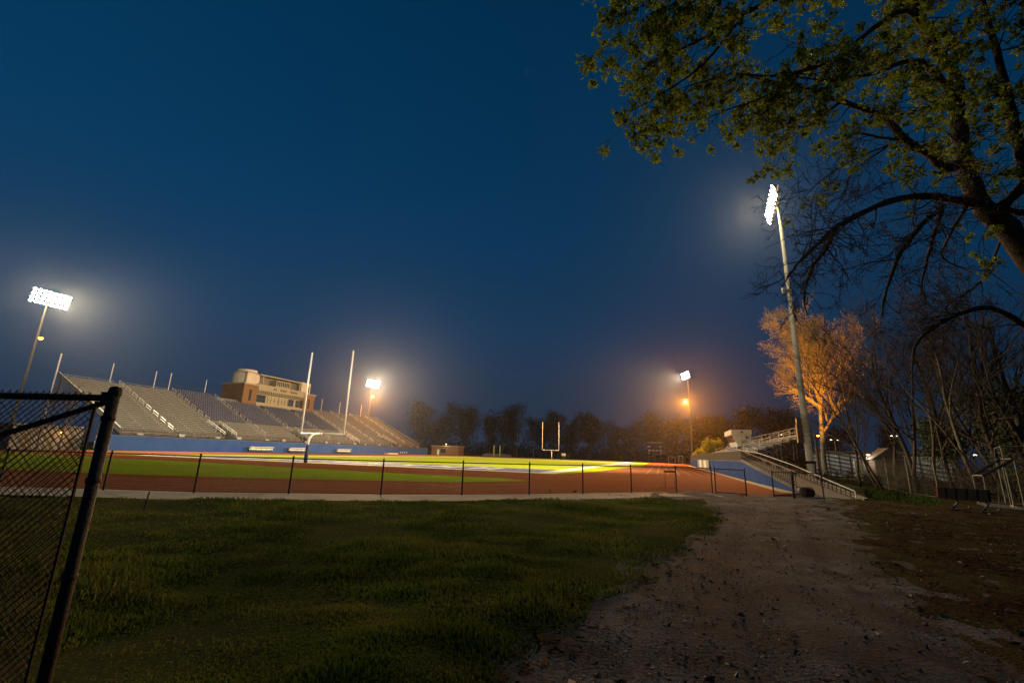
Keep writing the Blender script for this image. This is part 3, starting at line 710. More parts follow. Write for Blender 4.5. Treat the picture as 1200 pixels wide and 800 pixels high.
# benches and small things by the left wall
def team_bench(label, s0, s1):
    t = fthing('team_bench', label, 'bench', -52.6, s0, 0, 0, 'team benches along the blue wall'); Ln = s1 - s0
    mb = MB(); mb.box(-.1, .35, 0, Ln, .45, .5); mb.build('seat', K['alu'], t)
    mb = MB(); mb.box(-.16, -.1, 0, Ln, .62, .95); mb.box(-.35, .2, 0, Ln, 1.15, 1.28); mb.build('backrest', K['white'], t)
    for i in range(5): y = .3 + (Ln - .6) * i / 4; mb = MB(); mb.box(-.14, -.08, y - .05, y + .05, 0, 1.15); mb.box(-.08, .33, y - .04, y + .04, .4, .447); mb.box(.25, .31, y - .04, y + .04, 0, .4); mb.build('leg', K['dark'], t)
team_bench('leftmost long pale bench against the blue grandstand wall', 39.4, 46)
team_bench('pale bench left of the near goal base, against the blue wall', 51, 56.8)
team_bench('pale bench between the near goal base and the right upright, by the blue wall', 69, 75)
def folding(L, s):
    t = fthing('folding_chair', 'small white folding chair in the row of four at the blue wall end', 'chair', L, s, 0, 0, 'white folding chairs by the blue wall')
    mb = MB(); mb.box(-.2, .22, -.22, .22, .43, .47); mb.build('seat', K['white'], t)
    mb = MB(); mb.box(-.25, -.21, -.22, .22, .55, .95); mb.build('backrest', K['white'], t)
    for y in (-.2, .2): mb = MB(); mb.tube([(-.26, y, .95), (.2, y, 0)], .018, 5); mb.tube([(.1, y, .43), (-.22, y, 0)], .018, 5); mb.build('leg', K['galv'], t)
    return t
c0 = folding(-52.6, 103)
for i in range(1, 4): dup(c0, W(-52.6, 103 + i * 1.4))
t = fthing('landing_mat', 'low pale mat lying on the far track before the blue wall', 'mat', -51.5, 92)
mb = MB(); mb.box(-.9, .9, 0, 6, .05, .5); mb.build('mat', K['beige'], t); mb = MB(); mb.box(-.8, .8, .1, 5.9, 0, .047); mb.build('base', K['dark'], t)

# concession hut by the near end of the stand, seen through the gate
t = fthing('concession_hut', 'pale hut with orange-lit doors at the near grandstand end, behind the gate', 'hut', -60, 6)
mb = MB(); mb.box(-3, 3, -5, 4, -.1, 3.4); mb.build('wall', K['roof'], t)
mb = MB(); mb.box(-3.4, 3.6, -5.4, 4.4, 3.403, 3.7); mb.build('roof', K['roof'], t)
for y in (-3.2, -.4, 2.2): mb = MB(); mb.box(3.003, 3.06, y - .6, y + .6, 0, 2.3); mb.build('door', K['palebark'], t)
mb = MB(); mb.box(3.003, 3.5, .6, 1.2, 2.7, 2.85); f = mb.build('lamp_arm', K['galv'], t); mb = MB(); mb.box(3.2, 3.48, .7, 1.1, 2.6, 2.697); mb.build('bulb', K['sodium'], f)
light('hut_light', 'POINT', W(-56.4, 6.9, 2.4), (1, .5, .15), 45, shadow_soft_size=.15)

# ------------------------------------------------------------------ far end: shed, scoreboard, pole vault, far goal frames
t = fthing('brick_shed', 'small flat-roofed brick shed with a lit bulb right of the grandstand', 'shed', -55, 138)
mb = MB(); mb.box(-4, 8.5, 0, 6, -.1, 3.6); wl = mb.build('wall', K['brick'], t)
mb = MB(); mb.box(-4.3, 8.8, -.3, 6.3, 3.603, 3.9); mb.build('roof', K['cream'], t)
mb = MB(); mb.box(-1.3, -.3, -.06, -.003, 0, 2.3); mb.build('door', K['white'], t)
mb = MB(); mb.box(.4, 2.6, -.05, -.003, .9, 2.6); mb.build('window', K['glass'], t)
mb = MB(); mb.cyl((2.9, -.35, 3.9), (2.9, -.35, 4.4), .05, 6); f = mb.build('lamp_arm', K['dark'], t)
mb = MB(); mb.lathe([(.001, -.2), (.2, -.1), (.25, 0), (.2, .12), (.001, .2)], (2.9, -.35, 4.55), 10); mb.build('bulb', K['bulb'], f, True)
light('shed_light', 'POINT', W(-52.1, 137.1, 4.4), (1, .6, .22), 250, shadow_soft_size=.2)
P = at(768, 540, 196); sb = thing('scoreboard', 'dark scoreboard with pale lettering strips standing before the far trees', 'scoreboard', (P[0], P[1], 0), -.1)
mb = MB(); mb.box(-3.1, 3.1, 0, .5, 3.0, 8.3); mb.build('panel', K['navy'], sb)
mb = MB(); mb.box(-3.1, 3.1, -.06, -.003, 7.6, 8.25); mb.build('header_strip', K['cream'], sb)
for x0, x1, z0, z1 in ((-3, -1.7, 5.9, 6.5), (1.9, 3, 5.9, 6.5), (-2.9, -1.6, 4.3, 5.0), (-1.1, -.2, 4.3, 5.0), (.3, 1.3, 4.3, 5.0), (1.8, 2.9, 4.3, 5.0), (-2.9, -2.2, 3.3, 3.7), (2.2, 2.9, 3.3, 3.7)):
    mb = MB(); mb.box(x0, x1, -.06, -.003, z0, z1); mb.build('score_panel', K['white'], sb)
for x in (-2.4, 2.4): mb = MB(); mb.box(x - .15, x + .15, .1, .4, -.1, 2.997); mb.build('leg', K['dark'], sb)
P = at(582, 540, 205); t = thing('landing_pit', 'low dark covered pole vault pit at the far end of the field', 'mat', (P[0], P[1], 0))
mb = MB(); mb.prism([(-6.5, 0), (6.5, 0), (6.5, 5), (-6.5, 5)], .1, .8); mb.hexa([(-6.5, 0, .803), (6.5, 0, .803), (6.5, 5, .803), (-6.5, 5, .803)], [(-4.5, .8, 1.3), (3.5, .8, 1.2), (3.5, 4.2, 1.2), (-4.5, 4.2, 1.3)]); mb.build('cover', K['roof'], t)
mb = MB(); mb.box(-6.3, 6.3, .1, 4.9, 0, .097); mb.build('base', K['dark'], t)
for dx, lab in ((-1.3, 'left of two yellow uprights beside the covered pole vault pit'), (1.3, 'right of two yellow uprights beside the covered pole vault pit')):
    t = thing('vault_standard', lab, 'post', (P[0] + dx, P[1] - 1.5, 0), 0, 'yellow vault standards'); mb = MB(); mb.cyl((0, 0, 0), (0, 0, 4.6), .14, 8); mb.box(-.22, .22, -.12, .12, 1.6, 4.7); mb.build('upright', K['yellow'], t)
    mb = MB(); mb.box(-.5, .5, -.5, .5, 0, .12); mb.build('base', K['dark'], t)
for px, pt_, D, lab in ((605.5, 507, 228, 'tall thin utility pole before the dark trees left of the far goalpost'), (625, 514, 232, 'short thin pole between the utility pole and the far goalpost')):
    P = at(px, 540, D); zt = at(px, pt_, D)[2]; t = thing('utility_pole', lab, 'pole', (P[0], P[1], 0)); mb = MB(); mb.tube([(0, 0, -.1), (0, 0, zt)], [.2, .13], 8); mb.build('shaft', K['palebark'], t)
    mb = MB(); mb.box(-.35, .35, -.3, .1, zt * .38, zt * .38 + .8); mb.build('transformer', K['galv'], t)
P = at(661, 540, 190); t = thing('equipment_box', 'small pale box on the grass right of the far goalpost', 'box', (P[0], P[1], 0)); mb = MB(); mb.box(-.7, .7, -.5, .5, 0, 1.2); mb.build('body', K['galv'], t); mb = MB(); mb.box(-.75, .75, -.55, .55, 1.203, 1.3); mb.build('lid', K['white'], t)
def frame_goal(name, label, loc, rz, wd, h, dp, r=.06, m=None, group=None):
    m = m or K['white']; t = thing(name, label, 'goal', loc, rz, group)
    for x in (0, wd): mb = MB(); mb.tube([(x, 0, 0), (x, 0, h)], r, 8); mb.build('upright', m, t)
    mb = MB(); mb.cyl((-r, 0, h), (wd + r, 0, h), r, 8); mb.build('crossbar', m, t)
    for x in (0, wd): mb = MB(); mb.tube([(x, 0, h), (x, dp * .45, h - .05), (x, dp, .06), (x, 0, .06)], r * .6, 6); mb.build('side_frame', m, t)
    mb = MB(); mb.cyl((0, dp, .06), (wd, dp, .06), r * .7, 6); mb.build('ground_bar', m, t)
    return t
P = gnd(785, 541.2); frame_goal('soccer_goal', 'pale goal frame on the far bend beside the scoreboard', at(783.5, 541, 178) * [1, 1, 0], -.3, 2.4, 2.3, 1.5)
frame_goal('soccer_goal', 'narrow pale frame between the far goal frame and the orange-lamp pole', at(795.5, 541.5, 178) * [1, 1, 0], -.9, 1.6, 2.6, 1.2)
P = at(660, 526, 290); t = thing('house', 'tiny house with a lit window among the far trees right of the goalpost', 'house', (P[0], P[1], 0)); mb = MB(); mb.box(-4, 4, 0, 6, -.1, 3.6); mb.build('wall', K['beige'], t)
mb = MB(); mb.add([(-4.5, -.4, 3.6), (4.5, -.4, 3.6), (4.5, 6.4, 3.6), (-4.5, 6.4, 3.6), (-4.5, 3, 5.6), (4.5, 3, 5.6)], [np.array([[0, 1, 5, 4], [2, 3, 4, 5]]), np.array([[0, 4, 3], [1, 2, 5]])]); mb.build('roof', K['roof'], t)
mb = MB(); mb.box(-1, 1.6, -.05, -.003, 1.2, 2.6); mb.build('window', K['warmwin'], t)
# ------------------------------------------------------------------ right side: wall, ramp, bleachers
t = fthing('perimeter_wall', 'low blue wall along the right straight of the track below the small bleachers', 'wall', 42, 6)
mb = MB(); mb.box(0, .28, 0, 78, -.1, 1.53); mb.build('wall', K['blue_right'], t)
mb = MB(); mb.box(-.03, .31, 0, 78, 1.533, 1.6); mb.build('coping', K['conc'], t)
mb = MB(); mb.box(.12, .16, 0, 78, 1.603, 2.5); mb.build('windscreen', K['screen'], t)
mb = MB(); mb.cyl((.14, 0, 2.52), (.14, 78, 2.52), .03, 6)
for i in range(27): mb.cyl((.2, i * 3, 1.6), (.2, i * 3, 2.54), .03, 5)
mb.build('railing', K['dark'], t)
t = fthing('banner', 'row of white panels hung on the low blue wall by the right straight', 'banner', 41.9, 35)
for i in range(5): mb = MB(); mb.box(-.03, .03, i * 4.5, i * 4.5 + 4.35, .2, 1.5); mb.build('panel', K['white' if i % 2 else 'cream'], t)
t = fthing('access_ramp', 'concrete ramp with blue side wall and railings running down to the gravel', 'ramp', 42, -16)
zr_ = lambda s: max(0.03, 1.55 * (s + 13.2) / 19.2)
y = lambda s: s + 16
mb = MB(); mb.hexa([(0, y(-13.2), -.1), (.28, y(-13.2), -.1), (.28, y(5.99), -.1), (0, y(5.99), -.1)], [(0, y(-13.2), .03), (.28, y(-13.2), .03), (.28, y(5.99), 1.55), (0, y(5.99), 1.55)]); mb.build('side_wall', K['blue_right'], t)
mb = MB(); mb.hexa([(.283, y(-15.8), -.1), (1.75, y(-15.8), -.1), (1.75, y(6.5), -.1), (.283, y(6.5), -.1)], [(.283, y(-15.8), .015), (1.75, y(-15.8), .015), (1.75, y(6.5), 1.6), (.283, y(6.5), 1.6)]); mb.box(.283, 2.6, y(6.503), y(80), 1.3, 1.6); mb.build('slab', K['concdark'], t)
mb = MB()
mb.hexa([(-.02, y(-13.2), .033), (.3, y(-13.2), .033), (.3, y(5.99), 1.555), (-.02, y(5.99), 1.555)], [(-.02, y(-13.2), .09), (.3, y(-13.2), .09), (.3, y(5.99), 1.70), (-.02, y(5.99), 1.70)])
mb.hexa([(1.753, y(-15.9), -.1), (1.92, y(-15.9), -.1), (1.92, y(6), -.1), (1.753, y(6), -.1)], [(1.753, y(-15.9), .12), (1.92, y(-15.9), .12), (1.92, y(6), 1.75), (1.753, y(6), 1.75)]); mb.build('kerb', K['conc'], t)
def ramp_rail(name, x, s0, s1, hz, m, mp, step, mid=(.5,)):
    n = int((s1 - s0) / step); mb = MB(); ss = np.linspace(s0, s1, n + 1)
    mb.tube([(x, y(s), zr_(s) + hz(s)) for s in ss], .030, 6); rl = mb.build(name, m, t)
    mb = MB()
    for k in mid: mb.tube([(x, y(s), zr_(s) + hz(s) * k) for s in ss], .02, 5)
    mb.build('mid_rail', mp, rl)
    for s in ss: mb = MB(); mb.cyl((x, y(s), zr_(s) - .05), (x, y(s), zr_(s) + hz(s)), .026, 6); mb.build('post', mp, rl)
ramp_rail('near_handrail', .14, -11.6, 6, lambda s: .95, K['dark'], K['dark'], .42, (.5, .12))
hz_ = lambda s: float(np.interp(s, [-15.5, -11.2, -5.3, 5.7, 20], [.37, .80, 1.40, 2.29, 2.9])) - zr_(s)
zr0_ = zr_
zr_ = lambda s: min(1.6, zr0_(s))
ramp_rail('far_handrail', 1.6, -15.4, 20, hz_, K['alu'], K['dark'], .6)
mb = MB(); mb.tube([(1.6, y(-15.45), .0), (1.6, y(-15.45), .38)], .03, 6); mb.build('end_post', K['white'], t)
# right bleachers
bt = fthing('small_bleachers', 'small aluminium bleachers with loop handrails on the right side of the track', 'bleachers', 44.9, 22)
NB = 8
mb = MB(); mb.box(-.28, 0, .2, 54, 1.303, 2.4); mb.build('front_panel', K['alu'], bt)
for k in range(NB):
    x0 = .9 * k; z = 2.45 + .31 * k
    mb = MB(); mb.box(x0, x0 + .55, 0, 54, z - .05, z); mb.box(x0 + .545, x0 + .57, 0, 54, z - .15, z + .1); mb.build('footboard', K['alu'], bt)
    mb = MB(); mb.box(x0 + .6, x0 + .9, 0, 54, z + .38, z + .43); mb.build('bench', K['alu'], bt)
for i in range(10):
    yy = .1 + i * 5.97; mb = MB(); mb.tube([(0, yy, 2.3), (.9 * NB, yy, 2.3 + .31 * NB)], .06, 4)
    for k in range(0, NB + 1, 2): mb.cyl((.9 * k, yy, -.05), (.9 * k, yy, 2.3 + .31 * k), .05, 5)
    for k in range(1, NB): mb.box(.9 * k - .25, .9 * k - .15, yy - .03, yy + .03, 2.4 + .31 * (k - 1), 2.8 + .31 * (k - 1))
    mb.tube([(0, yy, .3), (.9 * 4, yy, 2.9)], .04, 4); mb.build('support_frame', K['dark'], bt)
for yy, ks in ((.3, (0, 2, 4.4, 6.6)), (8, (.3, 2.6, 5)), (20, (.3, 2.6, 5)), (34, (.3, 2.6, 5))):
    for k in ks:
        x0, z0 = .9 * k, 2.45 + .31 * k; mb = MB(); mb.tube([(x0, yy, z0), (x0, yy, z0 + 1.0), (x0 + 1.3, yy, z0 + 1.45), (x0 + 1.3, yy, z0 + .4)], .045, 6); mb.tube([(x0, yy, z0 + .5), (x0 + 1.3, yy, z0 + .95)], .035, 6); mb.build('handrail', K['white'], bt)
mb = MB()
for h in (.5, 1.05): mb.tube([(.9 * NB, 0, 2.45 + .31 * NB + h), (.9 * NB, 54, 2.45 + .31 * NB + h)], .03, 5)
for i in range(19): mb.cyl((.9 * NB, i * 3, 2.3 + .31 * NB), (.9 * NB, i * 3, 3.5 + .31 * NB), .03, 5)
mb.build('rear_railing', K['alu'], bt)
# press booth
t = fthing('announcer_booth', 'pale beige booth with slanted windows above the right bleachers', 'booth', 46.0, 39)
mb = MB(); bz, tz = 3.75, 6.35
mb.hexa([(.75, 0, bz), (2.7, 0, bz), (2.7, 8, bz), (.75, 8, bz)], [(0, 0, tz - .75), (2.7, 0, tz - .75), (2.7, 8, tz - .75), (0, 8, tz - .75)]); mb.build('wall', K['beige'], t)
mb = MB(); mb.box(-.12, 2.8, -.12, 8.12, tz - .747, tz); mb.build('fascia', K['beige'], t)
mb = MB(); mb.box(-.02, 2.7, 0, 8, tz + .003, tz + .06); mb.build('roof', K['roof'], t)
mb = MB(); mb.box(.72, 2.65, .05, 7.95, 2.2, bz - .003); mb.build('base', K['blue'], t)
for i in range(3):
    a = .4 + i * 2.5; pts = lambda off: [(.42 - off, a, 4.5), (.42 - off, a + 2, 4.5), (.015 - off, a + 2, 5.5), (.015 - off, a, 5.5)]
    mb = MB(); mb.hexa([(x + .02, y_, z_) for x, y_, z_ in pts(.0)], pts(.06)); mb.build('window', K['glass'], t)
mb = MB(); mb.box(1.9, 2.2, -.05, -.003, 5.0, 5.35); mb.build('vent', K['dark'], t)
mb = MB(); mb.box(1.25, 1.55, -.16, -.123, 5.85, 6.1); mb.build('lamp_plate', K['dark'], t)
mb = MB(); mb.box(1.2, 1.9, -.05, -.003, 2.9, 4.8); mb.build('door', K['cream'], t)

# orange lamp lighting the tree beside the near right pole
P = at(955, 511, 42.5); t = thing('sodium_lamp_post', 'wooden post with a small orange lamp beside the base of the near right floodlight pole', 'lamp post', (P[0], P[1], 0))
mb = MB(); mb.tube([(.0, 0, -.1), (0, 0, P[2] + .3)], [.12, .09], 8); mb.build('post', K['bark'], t)
mb = MB(); mb.box(-.02, .45, -.1, .1, P[2] + .12, P[2] + .2); f = mb.build('lamp_head', K['galv'], t)
mb = MB(); mb.lathe([(.001, -.14), (.1, -.1), (.12, 0)], (.3, 0, P[2] + .11), 8); mb.build('bulb', K['sodium'], f)
ol = light('orange_tree_light', 'SPOT', (P[0] + .3, P[1] + .3, P[2] - .05), (1, .42, .07), 22000, spot_size=radians(82), spot_blend=.5, shadow_soft_size=.15); aim(ol, at(962, 438, 50))
P = at(938, 541, 40); t = thing('crossbeam', 'beam with orange lamplight in its colour, on two posts under the end of the right bleachers', 'beam', (P[0], P[1], 0), -.2)
mb = MB(); mb.box(-1, 1.2, -.06, .06, P[2] - .12, P[2] + .1); mb.build('beam', K['orangepad_and_lamplight'], t)  # orange lamplight on the beam is painted in as its base colour
for x in (-.9, 1.1): mb = MB(); mb.box(x - .06, x + .06, -.05, .05, -.1, P[2] - .123); mb.build('leg', K['dark'], t)

# low pale warehouse behind the right fence, distant lamps
P0 = at(956, 560, 66); P1 = at(1118, 560, 58); d = P1[:2] - P0[:2]; ang = math.atan2(d[1], d[0]); Ln = np.linalg.norm(d)
t = thing('warehouse', 'long low pale building behind the bare trees on the right', 'building', (P0[0], P0[1], 0), ang)
mb = MB(); mb.box(0, Ln, 0, 12, -.1, 3.0); mb.build('wall', K['deckpale'], t)
mb = MB(); mb.box(-.3, Ln + .3, -.3, 12.3, 3.003, 3.35); mb.build('roof', K['galv'], t)
for i in range(12): mb = MB(); x = Ln * (i + .5) / 12; mb.box(x - .05, x + .05, -.06, -.003, 0, 3.0); mb.build('wall_rib', K['galv'], t)
mb = MB(); mb.box(Ln * .62, Ln * .70, -.08, -.003, 0, 2.4); mb.build('door', K['cream'], t)
P = at(1046, 560, 52); t = thing('garden_shed', 'small dark-roofed shed in front of the pale warehouse, among bare trunks', 'shed', (P[0], P[1], 0), -.4)
mb = MB(); mb.box(-1.4, 1.4, 0, 3, -.1, 2.2); mb.build('wall', K['bark'], t)
mb = MB(); mb.add([(-1.7, -.3, 2.2), (1.7, -.3, 2.2), (1.7, 3.3, 2.2), (-1.7, 3.3, 2.2), (0, -.3, 3.5), (0, 3.3, 3.5)], [np.array([[0, 4, 5, 3], [1, 2, 5, 4]]), np.array([[0, 1, 4], [2, 3, 5]])]); mb.build('roof', K['bark'], t)
def street_lamp(label, px, py, D, heads=1):
    P = at(px, py, D); t = thing('street_lamp', label, 'street lamp', (P[0], P[1], 0), 0, 'distant street lamps'); z = P[2]
    mb = MB(); mb.tube([(0, 0, -.1), (0, 0, z - .1)], [.11, .07], 8); mb.build('pole', K['galv'], t)
    for sg in ((-1, 1) if heads == 2 else (1,)):
        mb = MB(); mb.tube([(0, 0, z - .15), (sg * .3, 0, z + .05), (sg * .7, 0, z + .08)], .04, 5); mb.box(sg * .7 - .3, sg * .7 + .3, -.15, .15, z + .03, z + .14); f = mb.build('lamp_head', K['galv'], t)
        mb = MB(); mb.box(sg * .7 - .15, sg * .7 + .15, -.12, .12, z - .08, z + .027); mb.build('bulb', K['bulb'], f)
street_lamp('distant white street lamp with two heads right of the orange-lit trunk', 978, 515, 95, 2)
street_lamp('distant white street lamp above the right bleachers', 913, 509, 130)
street_lamp('low white lamp in front of the roof of the pale warehouse', 1011, 532.5, 55)
for px_ in (985, 1013): P = at(px_, 536, 54); light('yard_lamp', 'POINT', tuple(P), (1, .90, .76), 420, shadow_soft_size=.2) if px_ != 985 else None
street_lamp('distant twin street lamp behind the leaning bare trunks', 1048, 510.5, 110, 2)
street_lamp('white lamp on a post at the right end of the pale warehouse', 1136, 532.5, 60)

# right chain link fence with pale posts
FR = [gnd(*p)[:2] for p in ((1003, 560), (1021, 567), (1042, 573), (1068, 579), (1101, 583.5))] + [np.array([23.6, 22.3]), np.array([24.4, 19.6]), np.array([25.2, 16.6]), np.array([26.0, 13.6])]
fence('boundary_fence', 'tall chain link fence with thin pale posts in front of the trees on the right', 'fence', FR, 2.05, K['galvpost'], cell=.09, wr=.0014, post_r=.030, rail=False)

# ------------------------------------------------------------------ training equipment on the right
P = gnd(1118, 598); Q = gnd(1160, 602)
d = (Q - P)[:2]; ang = math.atan2(d[1], d[0]); t = thing('blocking_sled', 'football blocking sled with black and orange pads beside the boundary fence', 'blocking sled', (P[0], P[1], 0), ang); Ln = np.linalg.norm(d)
for i in range(5):
    wd = (Ln + .5) / 5 - .07; a, z0, z1 = -.36 + i * (Ln + .5) / 5, .42, .84
    mb = MB(); mb.hexa([(a, -.12, z0), (a + wd, -.12, z0), (a + wd, .12, z0), (a, .12, z0)], [(a, -.03, z1), (a + wd, -.03, z1), (a + wd, .2, z1), (a, .2, z1)])
    mb.build('pad', K['blackpad'], t)
    mb = MB(); a -= .07; mb.hexa([(a, -.08, z0 + .02), (a + .067, -.08, z0 + .02), (a + .067, .12, z0 + .02), (a, .12, z0 + .02)], [(a, .01, z1 - .02), (a + .067, .01, z1 - .02), (a + .067, .2, z1 - .02), (a, .2, z1 - .02)]); mb.build('pad_edge', K['orangepad_and_lamplight'], t)
mb = MB(); mb.tube([(-.4, .2, .7), (Ln + .2, .2, .7)], .04, 6); mb.build('crossbeam', K['dark'], t)
for x in (.05, Ln - .1): mb = MB(); mb.tube([(x, .2, .7), (x, .3, .3), (x, -.25, .08)], .04, 6); mb.build('upright', K['dark'], t)
for x in (.05, Ln - .1): mb = MB(); mb.tube([(x, -.3, .10), (x, -.2, .04), (x, 1.1, .04), (x, 1.25, .12)], .04, 6); mb.build('runner', K['dark'], t)
# lineman chute
c1 = gnd(1162, 595); c2 = c1 + np.array([1.35, -1.1, 0])
t = thing('training_chute', 'low training chute with black padded roof rails on thin pale posts', 'training frame', (c1[0], c1[1], 0))
def toL(px, py, D): return at(px, py, D) - np.array([c1[0], c1[1], 0])
D1 = c1[1]
a0, a1 = toL(1152, 557, D1), toL(1188, 537.5, D1 - 1.2)
b0, b1 = toL(1140, 556.5, D1 + 1.3), toL(1173, 537.5, D1 + .2)
for nm, p_, q_ in (('roof_rail', a0, a1), ('roof_rail', b0, b1)): mb = MB(); mb.tube([p_, q_], .055, 8); mb.build(nm, K['blackpad'], t)
mb = MB(); mb.tube([b0, a0], .028, 6); mb.tube([b1, a1], .028, 6); mb.build('cross_rail', K['galvpost'], t)
for p_ in (a0, a1, b0, b1): mb = MB(); mb.tube([p_, (p_[0] + .02, p_[1] + .02, .02)], .026, 6); mb.build('post', K['galvpost'], t)
mb = MB()
for p_, q_ in ((a0, a1), (b0, b1), (a0, b0), (a1, b1)): mb.tube([(p_[0], p_[1], .07), (q_[0], q_[1], .07)], .07, 6)
mb.tube([(a1[0], a1[1], .07), (a1[0] + 1.2, a1[1] - .9, .07)], .07, 6); mb.build('base_frame', K['dark'], t)
sg = at(1190, 594, 19.0); frame_goal('soccer_goal', 'white soccer goal partly cut off at the right edge behind the chute', (sg[0] - .05, sg[1], 0), -.55, 5.5, 2.5, 1.6, .03, K['galvpost'])
frame_goal('soccer_goal', 'small low white goal frame in front of the soccer goal at the right edge', (sg[0] - .15, sg[1] - .9, 0), -.5, 2.4, 1.25, .7, .025, K['galvpost'])

# ------------------------------------------------------------------ trees
def grow(r, start, dirn, length, rad, level, maxl, out, tips, bend=.25, up=.12, nseg=6, kids=(5, 5, 4, 3), ang=(.5, 1.0), shrink=(.5, .75), t0=.3):
    p = np.array(start, float); d = np.array(dirn, float); d /= np.linalg.norm(d)
    n = max(3, nseg - level); pts = [p.copy()]; dirs = [d.copy()]
    for i in range(n):
        d = d + r.normal(size=3) * bend * .5; d[2] += up; d /= np.linalg.norm(d); p = p + d * length / n; pts.append(p.copy()); dirs.append(d.copy())
    rs = rad * (1 - np.linspace(0, 1, n + 1) * (.62 if level < maxl else .75)); out.append((np.array(pts), rs, level))
    if level >= maxl: tips.append((pts[-1], dirs[-1])); return
    k = kids[min(level, len(kids) - 1)]
    for i in range(k):
        f = t0 + (1 - t0) * (i + r.random()) / k; j = min(int(f * n), n - 1); q = pts[j] + (pts[j + 1] - pts[j]) * (f * n - j)
        dd = dirs[j]; side = r.normal(size=3); side -= dd * (side @ dd); side /= np.linalg.norm(side) + 1e-9
        th = r.uniform(*ang); nd = dd * cos(th) + side * sin(th)
        grow(r, q, nd, length * r.uniform(*shrink) * (1.15 - .45 * f), rs[j] * r.uniform(.45, .7), level + 1, maxl, out, tips, bend, up, nseg, kids, ang, shrink, .15)
    if level < maxl: tips.append((pts[-1], dirs[-1]))
def limbs_mb(out, lv0=0, lv1=9, rmin=.004):
    mb = MB()
    for pts, rs, lv in out:
        if lv0 <= lv <= lv1: mb.tube(pts, np.maximum(rs, rmin), (8, 6, 5, 3, 3, 3)[min(lv, 5)], cap=False)
    return mb
def cards(r, pts, n, rad, size, mb=None, up=0.0):
    pts = np.asarray(pts); m = len(pts); c = np.repeat(pts, n, 0) + r.normal(size=(m * n, 3)) * rad
    a = r.normal(size=(m * n, 3)); a /= np.linalg.norm(a, axis=1)[:, None]; b = r.normal(size=(m * n, 3)); b -= a * (a * b).sum(1)[:, None]; b /= np.linalg.norm(b, axis=1)[:, None]
    s = size * r.uniform(.55, 1.3, (m * n, 1)); nn = np.cross(a, b)
    v = np.stack([c - a * s, c + b * s * .55 + nn * s * .15, c + a * s, c - b * s * .55 + nn * s * .15], 1)
    mb = mb or MB(); mb.add(v.reshape(-1, 3), np.arange(m * n * 4).reshape(-1, 4)); return mb
def bare_tree(name, label, loc, h, r_tr, seed, lean=(0, 0), mats=('bark', 'twig'), kids=(8, 6, 5, 4), maxl=4, up=.1, ang=(.45, .95), t0=.3, bend=.22, group=None, rmin=.006, shrink=(.42, .7), stems=1, leaves=None):
    r = np.random.default_rng(seed); t = thing(name, label, 'tree', loc, 0, group); out, tips = [], []
    for q in range(stems):
        l2 = (lean[0] + (r.normal() * .22 if stems > 1 else 0), lean[1] + (r.normal() * .22 if stems > 1 else 0))
        grow(r, (.25 * q * (-1) ** q, .1 * q, -.1), (l2[0], l2[1], 1), h * .72 * (1 - .1 * q), r_tr * (1 - .2 * q), 0, maxl, out, tips, bend, up, 8, kids, ang, shrink, t0)
    limbs_mb(out, 0, 1, rmin).build('trunk', K[mats[0]], t, True)
    limbs_mb(out, 2, 9, rmin).build('crown', K[mats[1]], t)
    if leaves:
        k, n, rad, size = leaves; mb = cards(r, [p for p, d in tips], n, rad, size); mb.build('leaves', K[k], t)
    return t
# orange-lit tree behind the near right pole
P = at(969, 553, 49)
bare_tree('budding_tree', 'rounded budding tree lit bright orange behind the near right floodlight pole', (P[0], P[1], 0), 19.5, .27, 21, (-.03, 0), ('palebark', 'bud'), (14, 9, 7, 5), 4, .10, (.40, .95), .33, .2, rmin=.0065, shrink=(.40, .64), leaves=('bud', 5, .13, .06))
# bare trees beyond the boundary fence
spec = [(1008, 36, 12, .10, (-.02, 0), 'slim bare tree just right of the orange-lit tree'),
        (1034, 33, 12, .085, (-.12, 0), 'bare tree with two stems leaning left beside the boundary fence', 2),
        (1052, 34, 13, .11, (-.14, .1), 'bare leaning tree rising from the pale shed'),
        (1078, 30.5, 14, .14, (-.16, 0), 'tall bare tree behind the fifth pale fence post', 2),
        (1094, 36, 14, .13, (.02, 0), 'upright bare tree at the right end of the pale warehouse'),
        (1116, 31, 14, .12, (-.16, 0), 'bare tree with fine arching twigs right of the pale warehouse'),
        (1150, 27, 13, .12, (-.22, 0), 'bare tree with a patch of light put into the pale bark of its leaning trunk'),
        (1186, 28, 15, .15, (-.10, 0), 'bare tree behind the training chute', 2),
        (1232, 25, 15, .18, (-.22, 0), 'dark bare tree reaching in from the right edge of the picture')]
for i, q in enumerate(spec):
    px, D, h, rt, lean, lab = q[:6]; P = at(px, 565, D)
    bare_tree('bare_tree', lab, (P[0], P[1], 0), h, rt, 40 + i, lean, ('bark' if i != 6 else 'palebark', 'twig'), (9, 7, 5, 4), 4, .05, (.3, .85), .25, .2, 'bare trees beyond the boundary fence', .0028, (.42, .68), q[6] if len(q) > 6 else 1)  # light on one leaning trunk is put in as a paler bark
ev = [(1170, 37, 9.0, 4.0, 'dark leafy tree mass behind the training chute'), (1128, 42, 6.5, 3.4, 'dark round bush beyond the right end of the warehouse'), (1215, 33, 8, 3.6, 'dark leafy tree at the right edge')]
for i, (px, D, h, wd, lab) in enumerate(ev):
    P = at(px, 565, D); r = np.random.default_rng(90 + i); t = thing('leafy_tree', lab, 'tree', (P[0], P[1], 0)); out, tips = [], []
    grow(r, (0, 0, -.1), (0, 0, 1), h * .7, .2, 0, 3, out, tips, .25, .08, 7, (9, 6, 4), (.4, 1.1), (.4, .65), .2)
    limbs_mb(out, 0, 9, .01).build('trunk', K['bark'], t); cards(r, [p for p, d in tips], 22, .55, .13).build('crown', K['ever'], t)
